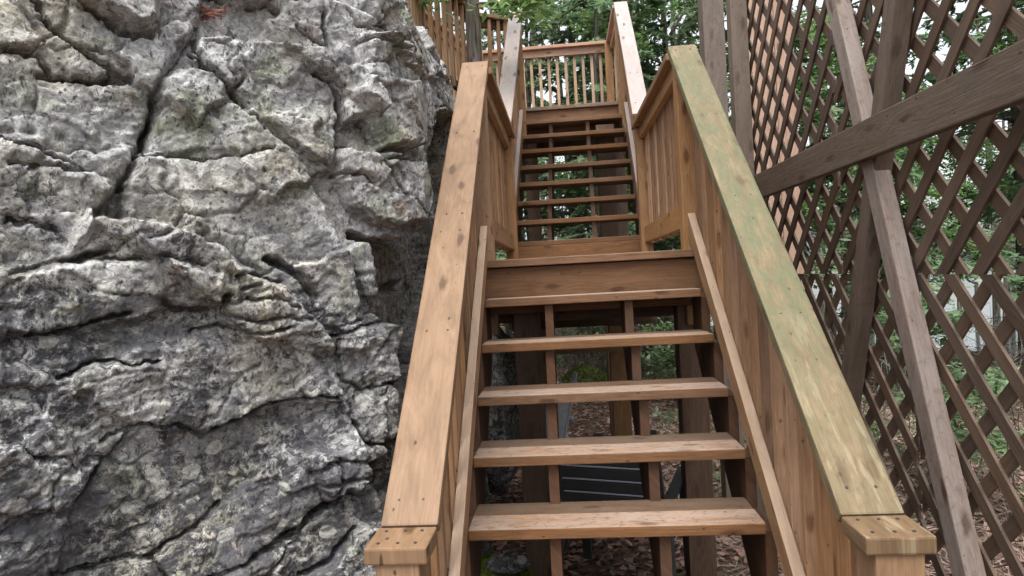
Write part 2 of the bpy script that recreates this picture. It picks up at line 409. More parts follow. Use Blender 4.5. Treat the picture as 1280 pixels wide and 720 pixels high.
M['plastic'] = plain('charcoal_plastic', (.058, .060, .066), .42, .5, .2, 30, .08)
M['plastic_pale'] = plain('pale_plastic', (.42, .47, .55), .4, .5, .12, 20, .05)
M['bark'] = barkmat('grey_brown_bark', (.028, .021, .017), (.17, .145, .125))
M['bark_dark'] = barkmat('dark_bark', (.030, .023, .019), (.10, .078, .064))
M['twig'] = barkmat('grey_twig', (.085, .072, .062), (.20, .175, .155))
M['conifer'] = leafmat('conifer_needles', (.085, .145, .07), (.22, .31, .165), (.17, .12, .07), .5, .36, .04, gloss=.7)
M['conifer_dark'] = leafmat('dark_needles', (.06, .11, .06), (.17, .25, .14), (.12, .09, .05), .5, .36, .05, gloss=.7)
M['maple'] = leafmat('maple_leaf', (.11, .20, .06), (.25, .38, .14), (.25, .20, .04), .55, .35, .03, gloss=.6)
M['bushleaf'] = leafmat('bush_leaf', (.11, .19, .09), (.27, .37, .19), (.30, .26, .08), .5, .33, .05, gloss=.7)
M['litter'] = leafmat('dead_leaves', (.21, .11, .085), (.48, .33, .26), (.09, .12, .03), .1, .8, .06, .1)
M['needles'] = leafmat('dry_needles', (.24, .165, .125), (.50, .40, .32), (.08, .10, .035), .1, .8, .1, .1)
M['sprig'] = leafmat('rusty_needles', (.20, .075, .04), (.36, .16, .09), None, .1, .8)
M['moss'] = leafmat('bright_moss', (.075, .115, .015), (.17, .22, .035), None, .3, .7)
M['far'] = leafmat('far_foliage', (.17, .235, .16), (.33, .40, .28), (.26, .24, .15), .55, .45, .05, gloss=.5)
# ------------------------------------------------------------------ the staircase
GZ = -1.641                      # ground at the foot of the stairs
RUN, RISE = .2133, .1915
Y1, Z1 = 2.228, -.875            # nosing of the first step seen in full
XL, XR = -.376, .635
YL = Y1 + 5 * RUN; ZL = Z1 + 5 * RISE      # landing edge and landing height
Y2 = 5.3915
YT = Y2 + 8 * RUN; ZT = ZL + 9 * RISE      # upper deck edge and height
TH = .038
SLOPE = RISE / RUN
sv = (1 / math.hypot(1, SLOPE), SLOPE / math.hypot(1, SLOPE))

stair = empty('wooden_staircase', (.13, 1.4, GZ), 'open wooden staircase with two flights and a landing climbing beside the rock', 'staircase')

def skew(c):                     # the upper flight stands about two degrees off the lower one
    return Vector((c.x + (c.y - 6.25) * .040, c.y, c.z))

def tread(y, z, x0, x1, fn=None, nm='tread'):
    w = Wood(.004)
    j = RNG.uniform(-.002, .002)
    w.board((x0, y + .07, z - TH / 2 + j), (x1, y + .07, z - TH / 2 + j), .139, TH, cuts=6, warp=.0012)
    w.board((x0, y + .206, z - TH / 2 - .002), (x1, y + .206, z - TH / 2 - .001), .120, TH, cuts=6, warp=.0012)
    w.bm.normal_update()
    for f in w.bm.faces:         # worn tops, fresher brown edges, dirtier rear boards, the next tread's shade painted in
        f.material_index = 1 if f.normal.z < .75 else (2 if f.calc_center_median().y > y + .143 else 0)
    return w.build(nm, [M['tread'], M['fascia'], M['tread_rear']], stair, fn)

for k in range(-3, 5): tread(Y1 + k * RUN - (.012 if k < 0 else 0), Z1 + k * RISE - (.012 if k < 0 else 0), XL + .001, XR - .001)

def stringer(x, y0, z0, n, yend, zfoot, fn=None, first_riser=True):
    poly = []
    ys = [y0 + .03 + i * RUN for i in range(n)]
    poly.append((ys[0], zfoot))
    for i in range(n):
        zt = z0 + i * RISE - TH - .001
        poly.append((ys[i], zt))
        poly.append((ys[i] + RUN if i < n - 1 else yend, zt))
    zl = poly[-1][1]
    poly.append((yend, zl - .25))
    # lower edge parallel to the flight
    zb = lambda yy: zl - .25 - (yend - yy) * SLOPE
    yf = yend - (zl - .25 - zfoot) / SLOPE
    poly.append((yf, zfoot))
    w = Wood(0); w.plate(poly, x - .019, x + .019, slope=sv)
    return w.build('stringer', M['frame'], stair, fn)

for x in (XL - .0215, -.075, .302, XR + .0215):
    stringer(x, Y1 - 3 * RUN, Z1 - 3 * RISE, 8, YL + .025, GZ)
UL, UR = -.3512, .6913
for x in (UL - .0215, -.07, .315, UR + .0215):
    stringer(x, Y2, ZL + RISE, 8, YT + .025, ZL + .001, skew)
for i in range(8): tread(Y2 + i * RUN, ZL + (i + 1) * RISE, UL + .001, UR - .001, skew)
# closed first riser of the upper flight, fascias of landing and deck
w = Wood(.003); w.board((UL + .001, Y2 + .009, ZL + .077), (UR - .001, Y2 + .009, ZL + .077), .019, .148); w.build('riser', M['fascia'], stair, skew)
w = Wood(.003); w.board((-.452, YL + .046, ZL - TH - .122), (.711, YL + .046, ZL - TH - .122), .036, .235); w.build('fascia', M['fascia'], stair)
w = Wood(.003); w.board((UL - .04, YT + .046, ZT - TH - .122), (UR + .04, YT + .046, ZT - TH - .122), .036, .235); w.build('fascia', M['fascia'], stair, skew)

# landing: boards, joists, beam, posts
w = Wood(.004); y = YL
while y < Y2 + .25:
    w.board((-.47, y + .069, ZL - TH / 2), (.735, y + .069, ZL - TH / 2 + RNG.uniform(-.001, .001)), .1385, TH); y += .1435
w.bm.normal_update()
for f in w.bm.faces: f.material_index = 1 if f.normal.z < .75 else 0
w.build('landing_deck', [M['tread'], M['fascia']], stair)
for x in (-.43, -.05, .33, .69):
    w = Wood(.002); w.board((x, YL + .068, ZL - TH - .122), (x, Y2 + .27, ZL - TH - .122), .038, .234); w.build('joist', M['dark_post'], stair)
w = Wood(.003); w.board((-.47, Y2 + .29, ZL - TH - .122), (.73, Y2 + .29, ZL - TH - .122), .038, .234); w.build('rim_joist', M['dark_post'], stair)
w = Wood(.003); w.board((-.45, 5.2, ZL - .398), (.72, 5.2, ZL - .398), .076, .235); w.build('beam', M['dark_post'], stair)
w = Wood(.003); w.board((-.45, 3.62, ZL - .31), (.72, 3.62, ZL - .31), .076, .07); w.build('beam', M['frame'], stair)
w = Wood(.003); w.board((-.12, 5.0, -.575), (.56, 5.0, -.575), .038, .09); w.build('cross_brace', M['rail'], stair)
for (x, y, s) in ((-.205, 3.53, .14), (.655, 3.53, .14), (.405, 5.2, .14), (-.22, 5.2, .14)):
    w = Wood(.006); w.board((x, y, -2.0), (x, y, ZL - TH - (.2 if y < 4 else .478)), s, s, (0, 1, 0)); w.build('support_post', M['dark_post'] if y < 4 else M['post'], stair)
for (x, y, s) in ((.52, 7.0, .19), (-.28, 7.3, .14)):
    w = Wood(.006); w.board((x, y, -2.0), (x, y, ZT - TH - .245), s, s, (0, 1, 0)); w.build('support_post', M['dark_post'], stair)

# ---- railings
def screws(parent, pts, nrm, r=.0042):
    bm = bmesh.new(); bmesh.ops.create_cone(bm, cap_ends=True, segments=8, radius1=r, radius2=r * .8, depth=.002)
    me = bpy.data.meshes.new('screw_head'); bm.to_mesh(me); bm.free()
    inv = world_of(parent).inverted()
    for p in pts:
        o = link('screw_head', me, M['screw'], parent)
        o.location = inv @ Vector(p); o.rotation_euler = Vector(nrm).normalized().to_track_quat('Z', 'Y').to_euler()
M['screw'] = plain('rusty_screw', (.035, .026, .022), .6, .4, .3, 80)

def railing(parent, A, B, inner, mats, bot=.02, fn=None, pitch=.112, cap_mat=None, bal=True, e0=0.0, e1=0.0, cap_w=.14, bot_h=.089, label=None, brange=(0.04, .04), cap_under=.0):
    """A, B: ends of the cap's top centre line; inner: horizontal unit vector towards the walking side."""
    A, B, n = Vector(A), Vector(B), Vector(inner).normalized()
    d = (B - A); L = d.length; d.normalize(); up = d.cross(n) if d.cross(n).z > 0 else n.cross(d)
    hl = Vector((d.x, d.y, 0)).length; c = hl
    w = Wood(.006)
    a, b = A - d * e0, B + d * e1
    off = up * (TH / 2)
    w.board(a - off, b - off, cap_w, TH, up, cuts=10, warp=.0022)
    cap = w.build('railing', cap_mat or mats['cap'], parent, fn, label)
    w = Wood(.003)
    o = n * .006 - up * (TH + .0455)
    w.board(A + o + d * .05, B + o - d * .05, TH, .089, up, cuts=4)
    w.build('top_rail', mats['rail'], cap, fn)
    # lower rail, 2 by 4 on edge, just above the nosings or the deck
    vz = Vector((0, 0, 1))
    H = bot_h / 2 / max(c, .3)
    base = -mats['height'] + bot
    w = Wood(.004)
    q = n * .006 + vz * (base + H)
    w.board(A + q + d * mats.get('b0', .0), B + q - d * mats.get('b1', .0), TH, bot_h, up, cuts=6, warp=.001, plumb=0)
    w.bm.normal_update()
    for f in w.bm.faces: f.material_index = 0 if f.normal.z > .3 else 1
    w.build('bottom_rail', [mats.get('brail', mats['rail']), mats['rail']], cap, fn)
    if bal:
        hd = Vector((d.x, d.y, 0)).normalized(); LH = hl * L
        m = max(1, int(round((LH - sum(brange)) / pitch)))
        for i in range(m + 1):
            s = brange[0] + (LH - sum(brange)) * i / m
            p = A + d * (s / max(hl, .01)) - n * .0335
            zt = p.z - TH / c - .012 - (.019 * SLOPE if c < .95 else 0); zb = p.z + base - .01
            w = Wood(.002)
            t = RNG.uniform(-.003, .003)
            w.board((p.x, p.y, zb), (p.x + t, p.y + t * .5, zt), .035, .035, (n.x, n.y, 0))
            w.build('baluster', mats['bal'], cap, fn)
    return cap

def newel(cap, x, y, z0, z1, s=.089, mat=None, fn=None, nm='newel_post'):
    w = Wood(.005); w.board((x, y, z0), (x, y, z1), s, s, (0, 1, 0)); return w.build(nm, mat or M['post'], cap, fn)

LC, RC = -.40, .669
CZ, CY = -.584, 1.525
capz = lambda y: CZ + SLOPE * (y - CY)
YU = 3.42
HT = capz(2.0) - (Z1 + (2.0 - Y1) * SLOPE)          # cap above the nosing line
for x, n, cm, lab in ((LC, 1, M['cap'], None), (RC, -1, M['cap_mossy'], 'railing with green algae stained cap')):
    mats = dict(cap=cm, rail=M['rail'], bal=M['baluster'], height=HT, brail=M['rail_pale'], b0=.12, b1=-.02)
    c = railing(stair, (x, CY, CZ), (x, YU, capz(YU)), (n, 0, 0), mats, bot=.0, pitch=.116, e1=.03, label=lab, brange=(.03, .10))
    w = Wood(.006); w.board((x, CY - .128, CZ - TH / 2 - .001), (x, CY - .004, CZ - TH / 2 - .001), .142, TH, cuts=2, ch=.005)
    w.build('cap_end', M['cap'] if n > 0 else M['cap_end'], c)
    newel(c, x, CY - .07, GZ - .3, CZ - TH - .001, .1)
    newel(c, x + n * .006, YU - .01, -.3, capz(YU) - .065)
    pts = []
    for yy in (CY + .05, 2.0, 2.45, 2.9, YU - .02):
        for dx in (-.03, .035): pts.append((x + dx + RNG.uniform(-.008, .008), yy, capz(yy) + .0006))
    screws(c, pts, (0, -SLOPE, 1))
    screws(c, [(x + dx, yy, CZ + .0004) for dx in (-.045, 0.0, .04) for yy in (CY - .10, CY - .03)], (0, 0, 1))
# landing guards
for x, n in ((LC + .01, 1), (RC, -1)):
    mats = dict(cap=M['rail'], rail=M['rail'], bal=M['baluster'], height=1.045, brail=M['rail'])
    c = railing(stair, (x, YU + .10, 1.127), (x, 5.22, 1.127), (n, 0, 0), mats, bot=.12, pitch=.116, cap_mat=M['post'], bot_h=.12, brange=(.08, .12))
    newel(c, x + n * .006, 5.15, -.28, 1.085)
# upper flight guards
hu = lambda y: 1.247 + (y - 5.25) * SLOPE
UZ = lambda y: ZL + RISE + (y - Y2) * SLOPE
for x, n in ((UL - .024, 1), (UR + .034, -1)):
    mats = dict(cap=M['cap_pale'], rail=M['rail'], bal=M['baluster'], height=hu(6) - UZ(6), brail=M['cap_pale'], b0=.05, b1=-.02)
    c = railing(stair, (x, 5.25, hu(5.25)), (x, 6.97, hu(6.97)), (n, 0, 0), mats, bot=.0, pitch=.108, fn=skew, e0=.04, e1=.03, brange=(.06, .1), label='railing with weathered cap whitened for sky gloss')
    newel(c, x + n * .006, 6.93, ZL + 1.1, hu(6.93) - .07, fn=skew)
    newel(c, x + n * .006, 5.34, ZL - .28, hu(5.34) - .07, fn=skew)
    pts = [skew(Vector((x + dx, yy, hu(yy) + .0006))) for yy in (5.35, 5.75, 6.15, 6.55, 6.93) for dx in (-.03, .03)]
    screws(c, pts, (0, -SLOPE, 1), .005)

# ------------------------------------------------------------------ the deck at the top
deck = empty('raised_deck', (0, 7.6, ZT - .3), 'raised wooden deck with baluster railings at the top of the stairs', 'deck')
w = Wood(.004); y = YT
while y < 8.2:
    w.board((-1.12, y + .069, ZT - TH / 2), (.86, y + .069, ZT - TH / 2), .1385, TH); y += .1435
w.build('deck_boards', M['tread'], deck)
w = Wood(.004)
pp = [(-1.15 + .1 * i, 7.05 - .139 * i) for i in range(0)]
y = 7.05
while y > 4.75:
    w.board((-1.75, y, ZT - TH / 2), (-1.0 - .2 * (7 - y), y, ZT - TH / 2), .1385, TH); y -= .1435
w.build('walkway_boards', M['tread'], deck)
for y in (7.5, 8.14):
    w = Wood(.002); w.board((-1.1, y, ZT - TH - .122), (.85, y, ZT - TH - .122), .038, .234); w.build('joist', M['frame'], deck)
for x in (-1.7, -1.17):
    w = Wood(.002); w.board((x, 4.72, ZT - TH - .122), (x, 7.1, ZT - TH - .122), .038, .234); w.build('joist', M['frame'], deck)
dm = dict(cap=M['deck_rail'], rail=M['deck_rail'], bal=M['rail_pale'], height=1.0)
dm2 = dict(cap=M['rail'], rail=M['frame'], bal=M['post'], height=1.0)
ZC = ZT + 1.0
def deck_rail(A, B, inner, mats, posts=(), **kw):
    c = railing(deck, (A[0], A[1], ZC), (B[0], B[1], ZC), inner, mats, bot=.06, **kw)
    for (x, y) in posts: newel(c, x, y, ZT - .27, ZC - TH - .002)
    return c
deck_rail((-.93, 8.17), (.75, 8.17), (0, -1, 0), dm, [(.70, 8.11), (-.88, 8.11)], pitch=.105)
deck_rail((.745, 8.10), (.745, 7.04), (-1, 0, 0), dm, [(.735, 7.08)], pitch=.105)
deck_rail((-.985, 8.12), (-1.40, 6.55), (1.57, -.41, 0), dm, [(-1.38, 6.6)], pitch=.12)
deck_rail((-.44, 7.2), (-.80, 6.98), (-.5, .85, 0), dm2, [(-.46, 7.17)], pitch=.1)
deck_rail((-.83, 6.97), (-1.13, 5.62), (-1.35, .3, 0), dm2, [(-.84, 6.95)], pitch=.155)
deck_rail((-1.13, 5.56), (-1.135, 4.7), (-1, 0, 0), dm2, [(-1.14, 5.58), (-1.145, 4.72)], pitch=.12)
for (x, y) in ((-1.0, 8.0), (.75, 8.0)):
    w = Wood(.006); w.board((x, y, -2.0), (x, y, ZT - TH - .245), .14, .14, (0, 1, 0)); w.build('support_post', M['dark_post'], deck)
# ------------------------------------------------------------------ lattice fence on the right
LX = 1.215
fence = empty('lattice_fence', (LX, 2.4, GZ), 'tall dark brown diamond lattice fence with crossed braces and a level rail', 'fence')
def clip(poly, axis, val, keep_less):
    out = []
    for i in range(len(poly)):
        a, b = poly[i], poly[(i + 1) % len(poly)]
        ia = (a[axis] <= val) == keep_less or a[axis] == val; ib = (b[axis] <= val) == keep_less or b[axis] == val
        if ia: out.append(a)
        if ia != ib:
            t = (val - a[axis]) / (b[axis] - a[axis]); out.append((a[0] + (b[0] - a[0]) * t, a[1] + (b[1] - a[1]) * t))
    return out
def lattice_panel(y0, y1, z0, z1, front, ph=0.0, pitch=.133, sw=.045, th=.010, jag=0.0):
    w = Wood(0)
    for layer, sgn in ((0, front), (1, -front)):
        x0 = LX + layer * (th + .0006); x1 = x0 + th
        r2 = math.sqrt(.5); L = (y1 - y0) + (z1 - z0)
        # slat direction (r2, sgn*r2) in (y, z); offset along its normal
        corners = [(y0, z0), (y1, z0), (y1, z1), (y0, z1)]
        nn = (-sgn * r2, r2); ds = [c[0] * nn[0] + c[1] * nn[1] for c in corners]
        k = math.floor(min(ds) / pitch) - 1
        while k * pitch < max(ds) + pitch:
            o = k * pitch + ph + RNG.uniform(-.003, .003); k += 1
            cy, cz = nn[0] * o, nn[1] * o
            mid = ((y0 + y1) / 2 - cy) * r2 + ((z0 + z1) / 2 - cz) * sgn * r2
            cy += mid * r2; cz += mid * sgn * r2
            tl = RNG.uniform(-.004, .004)
            q = []
            for s, e in ((-1, -1), (1, -1), (1, 1), (-1, 1)):
                uu = s * L; vv = e * sw / 2 + s * tl
                q.append((cy + uu * r2 + vv * nn[0], cz + uu * sgn * r2 + vv * nn[1]))
            e0, e1 = (RNG.uniform(0, jag), RNG.uniform(0, jag)) if jag else (0, 0)
            for ax, val, less in ((0, y0 + e0, False), (0, y1 - e1, True), (1, z0, False), (1, z1, True)):
                q = clip(q, ax, val, less)
                if not q: break
            if len(q) < 3: continue
            ar = abs(sum(q[i][0] * q[(i + 1) % len(q)][1] - q[(i + 1) % len(q)][0] * q[i][1] for i in range(len(q)))) / 2
            if ar < 2e-4: continue
            dx = RNG.uniform(-.0002, .0002)
            w.plate(q, x0 + dx, x1 + dx, slope=(r2, sgn * r2))
    return w.build('lattice_panel', M['lattice'], fence)
SZ = -.072
lattice_panel(2.955, 4.25, SZ + .0001, 2.15, -1, .02, pitch=.145, sw=.046, jag=.02)
lattice_panel(.30, 2.945, SZ + .0001, 2.15, -1, .05, jag=.02)
lattice_panel(.30, 2.40, -1.62, SZ - .0001, 1, .01)
lattice_panel(2.408, 4.25, -1.62, SZ - .0001, 1, .04)
# level rail in front of the braces
w = Wood(.005); w.board((1.119, .25, .416), (1.119, 4.095, .42), TH, .138, cuts=12, warp=.002); w.build('rail', M['lattice_post'], fence)
# crossed braces
w = Wood(.006)
fa = lambda z: 2.72 + .36 * (z - .9)
w.board((1.169, fa(-1.75), -1.75), (1.169, fa(2.1), 2.1), .080, .060, (1, 0, 0), cuts=8, warp=.002); w.build('brace', M['brace'], fence)
fb = lambda z: 2.33 - .365 * (z - .8)
w = Wood(.006)
w.board((1.174, fb(-1.75), -1.75), (1.174, fb(2.1), 2.1), .080, .064, (1, 0, 0), cuts=8, warp=.002); w.build('brace', M['lattice_post'], fence)
for y, s in ((4.15, .10), (4.90, .15), (.42, .09)):
    w = Wood(.006); w.board((1.10 + s / 2, y, -1.95), (1.10 + s / 2, y, 2.2), s, s, (0, 1, 0)); w.build('post', M['lattice_post'], fence)
# tan board screen standing behind the far end of the lattice
scr = empty('plank_screen', (1.6, 5.3, GZ - .1), 'tan vertical board screen standing behind the far end of the dark lattice', 'screen')
x = 1.45
for i in range(3):
    w = Wood(.003); w.board((x + .0725, 5.3, -1.85), (x + .0725, 5.3, 2.3), .144, .022, (0, 1, 0)); w.build('board', M['plank'], scr); x += .1475
for z in (-1.2, .4, 1.9):
    w = Wood(.003); w.board((1.455, 5.331, z), (1.885, 5.331, z), .038, .089); w.build('back_rail', M['frame'], scr)
for xx in (1.5, 1.82):
    w = Wood(.004); w.board((xx, 5.396, -2.0), (xx, 5.396, 2.25), .089, .089, (0, 1, 0)); w.build('post', M['frame'], scr)
# ---- rock face: plan line (x, y) followed from left of the stairs to behind the landing, and a wall profile
PLAN=np.array([(-4.2,-2.6),(-3.2,-1.3),(-2.45,-.1),(-1.85,1.0),(-1.45,1.62),(-1.0,2.02),(-.66,2.3),(-.56,2.62),(-.58,3.0),(-.57,3.5),(-.6,4.2),(-.78,5.1),(-1.1,6.1),(-1.8,7.3),(-2.9,8.6)])
PROF=np.array([(-.22,-2.3),(-.12,-1.7),(-.03,-1.0),(0,-.4),(0,.2),(.02,.75),(.05,1.1),(.20,1.36),(.60,1.64),(1.05,1.84),(1.1,2.08),(1.7,2.18),(2.5,2.26)])
def _curve(P,n=4000):
    d=np.r_[0,np.cumsum(np.sqrt((np.diff(P,axis=0)**2).sum(1)))]
    m=np.zeros_like(P)
    m[1:-1]=(P[2:]-P[:-2])/(d[2:]-d[:-2])[:,None]; m[0]=(P[1]-P[0])/(d[1]-d[0]); m[-1]=(P[-1]-P[-2])/(d[-1]-d[-2])
    q=np.linspace(0,d[-1],n); i=np.clip(np.searchsorted(d,q)-1,0,len(d)-2)
    h=(d[i+1]-d[i])[:,None]; t=((q-d[i])[:,None])/h
    C=(2*t**3-3*t**2+1)*P[i]+(t**3-2*t**2+t)*h*m[i]+(-2*t**3+3*t**2)*P[i+1]+(t**3-t**2)*h*m[i+1]
    a=np.r_[0,np.cumsum(np.sqrt((np.diff(C,axis=0)**2).sum(1)))]
    return C,a
_PC,_PA=_curve(PLAN); _RC,_RA=_curve(PROF)
# smoothed plan normals so the offset surface stays even
_T=np.gradient(_PC,_PA,axis=0); k=301; w=np.hanning(k); w/=w.sum()
_T=np.stack([np.convolve(np.pad(_T[:,i],k//2,mode='edge'),w,mode='valid') for i in (0,1)],1)
_T/=np.linalg.norm(_T,axis=1)[:,None]
S_MAX,T_MAX=_PA[-1],_RA[-1]
def rock_base(s,t):
    px=np.interp(s,_PA,_PC[:,0]); py=np.interp(s,_PA,_PC[:,1])
    tx=np.interp(s,_PA,_T[:,0]); ty=np.interp(s,_PA,_T[:,1])
    off=np.interp(t,_RA,_RC[:,0]); z=np.interp(t,_RA,_RC[:,1])
    k=np.clip((s-7.0)/1.4,0,1); off=off*(1-.5*k*k*(3-2*k))
    return np.stack([px-ty*off,py+tx*off,z],-1)
STEPS=[
 (0.05,0.02,[(5.002,3.192),(5.572,3.336),(5.534,3.128),(5.413,2.921),(5.376,2.785),(5.31,2.618),(5.217,2.538),(5.142,2.426),(4.955,2.386)]),
 (0.05,0.025,[(4.974,2.745),(5.114,2.745),(5.142,2.713),(5.291,2.61),(5.217,2.538),(5.142,2.426),(4.955,2.386)]),
 (0.07,0.02,[(5.179,3.24),(5.432,3.304),(5.432,3.104),(5.394,3.073),(5.282,3.128),(5.226,3.128)]),
 (0.07,0.03,[(5.385,2.761),(5.432,2.937),(5.488,2.985),(5.572,2.985),(5.721,2.825),(5.806,2.753),(5.899,2.578),(5.965,2.386),(5.993,2.179),(5.974,2.083),(5.609,2.171),(5.301,2.482),(5.31,2.61)]),
 (0.02,0.015,[(5.338,2.705),(5.525,2.713),(5.721,2.753),(5.899,2.578),(5.965,2.386),(5.993,2.179),(5.609,2.171),(5.301,2.482)]),
 (0.15,0.022,[(4.955,2.386),(5.142,2.426),(5.217,2.546),(5.301,2.53),(5.404,2.514),(5.488,2.466),(5.591,2.386),(5.619,2.346),(5.74,2.314),(5.806,2.219),(5.88,2.131),(5.89,1.955),(5.927,1.796),(5.936,1.7),(5.89,1.652),(5.75,1.596),(5.572,1.524),(5.394,1.381),(4.908,1.556)]),
 (0.035,0.012,[(4.955,2.386),(5.151,2.418),(5.376,2.41),(5.525,2.362),(5.525,2.266),(5.413,2.29),(5.291,2.251),(5.114,2.243),(4.946,2.219)]),
 (0.03,0.012,[(4.946,2.195),(5.114,2.115),(5.198,2.139),(5.282,2.139),(5.366,2.123),(5.376,2.171),(5.469,2.187),(5.806,2.123),(5.89,1.955),(5.693,1.963),(5.6,1.955),(5.478,1.915),(5.291,1.971),(5.104,2.091),(4.946,2.139)]),
 (-0.03,0.015,[(5.291,1.947),(5.469,1.907),(5.6,1.947),(5.88,1.947),(5.908,1.796),(5.665,1.804),(5.46,1.652),(5.329,1.604),(5.076,1.62),(5.132,1.82)]),
 (0.05,0.015,[(5.759,1.788),(5.936,1.796),(5.946,1.684),(5.88,1.644),(5.796,1.676)]),
 (0.05,0.02,[(4.936,2.099),(5.058,2.059),(5.123,1.955),(5.161,1.836),(5.104,1.788),(4.927,1.812)]),
 (0.07,0.018,[(5.918,2.171),(6.095,2.171),(6.105,1.979),(6.077,1.74),(5.955,1.708),(5.955,1.788),(5.89,1.923)]),
 (0.14,0.02,[(5.301,1.413),(5.404,1.468),(5.572,1.516),(5.75,1.588),(5.871,1.636),(5.965,1.636),(5.993,1.516),(5.936,1.205)]),
 (0.06,0.02,[(5.6,1.317),(5.647,1.397),(5.806,1.444),(5.89,1.532),(5.983,1.516),(5.983,1.189)]),
 (0.03,0.022,[(6.03,3.448),(6.497,3.559),(7.245,3.631),(7.881,3.559),(6.89,3.264),(6.507,3.2),(6.423,3.28),(6.18,3.256)]),
 (0.09,0.018,[(6.058,3.184),(6.226,3.192),(6.236,3.112),(6.367,3.065),(6.46,2.993),(6.357,2.849),(6.077,2.777),(6.077,2.897),(6.011,2.953),(6.049,3.08)]),
 (0.085,0.015,[(5.955,2.785),(6.049,2.769),(6.357,2.777),(6.423,2.642),(6.31,2.554),(6.142,2.514),(6.049,2.538),(5.974,2.61),(5.946,2.689)]),
 (0.08,0.015,[(5.787,3.104),(5.946,3.104),(6.002,3.057),(6.086,2.961),(6.095,2.905),(5.983,2.873),(5.974,2.969),(5.899,3.025)]),
 (0.05,0.014,[(5.553,3.112),(5.787,3.112),(5.899,3.017),(5.974,2.969),(5.965,2.857),(5.918,2.705),(5.824,2.769),(5.731,2.841),(5.581,2.993),(5.525,3.025)]),
 (0.05,0.012,[(6.058,3.192),(6.152,3.216),(6.395,3.264),(6.413,3.168),(6.208,3.128)]),
 (-0.32,0.025,[(6.002,2.498),(6.067,2.466),(6.226,2.474),(6.553,2.586),(7.152,3.176),(8.021,3.368),(8.021,2.346),(6.899,1.812),(6.301,1.668),(6.161,1.7),(6.095,1.836),(6.114,2.155),(6.049,2.227),(6.03,2.354)]),
 (0.1,0.05,[(6.086,2.418),(6.217,2.466),(7.105,2.514),(7.04,2.306),(6.208,2.282),(6.067,2.33)]),
 (0.1,0.05,[(6.049,2.266),(6.198,2.266),(7.03,2.274),(6.684,1.939),(6.18,1.987),(6.114,2.067)]),
 (0.09,0.04,[(6.105,1.891),(6.441,1.891),(6.292,1.604),(6.095,1.604)]),
 (0.1,0.015,[(5.993,2.466),(6.039,2.442),(6.067,2.33),(6.049,2.266),(6.011,2.266),(5.993,2.37)]),
]
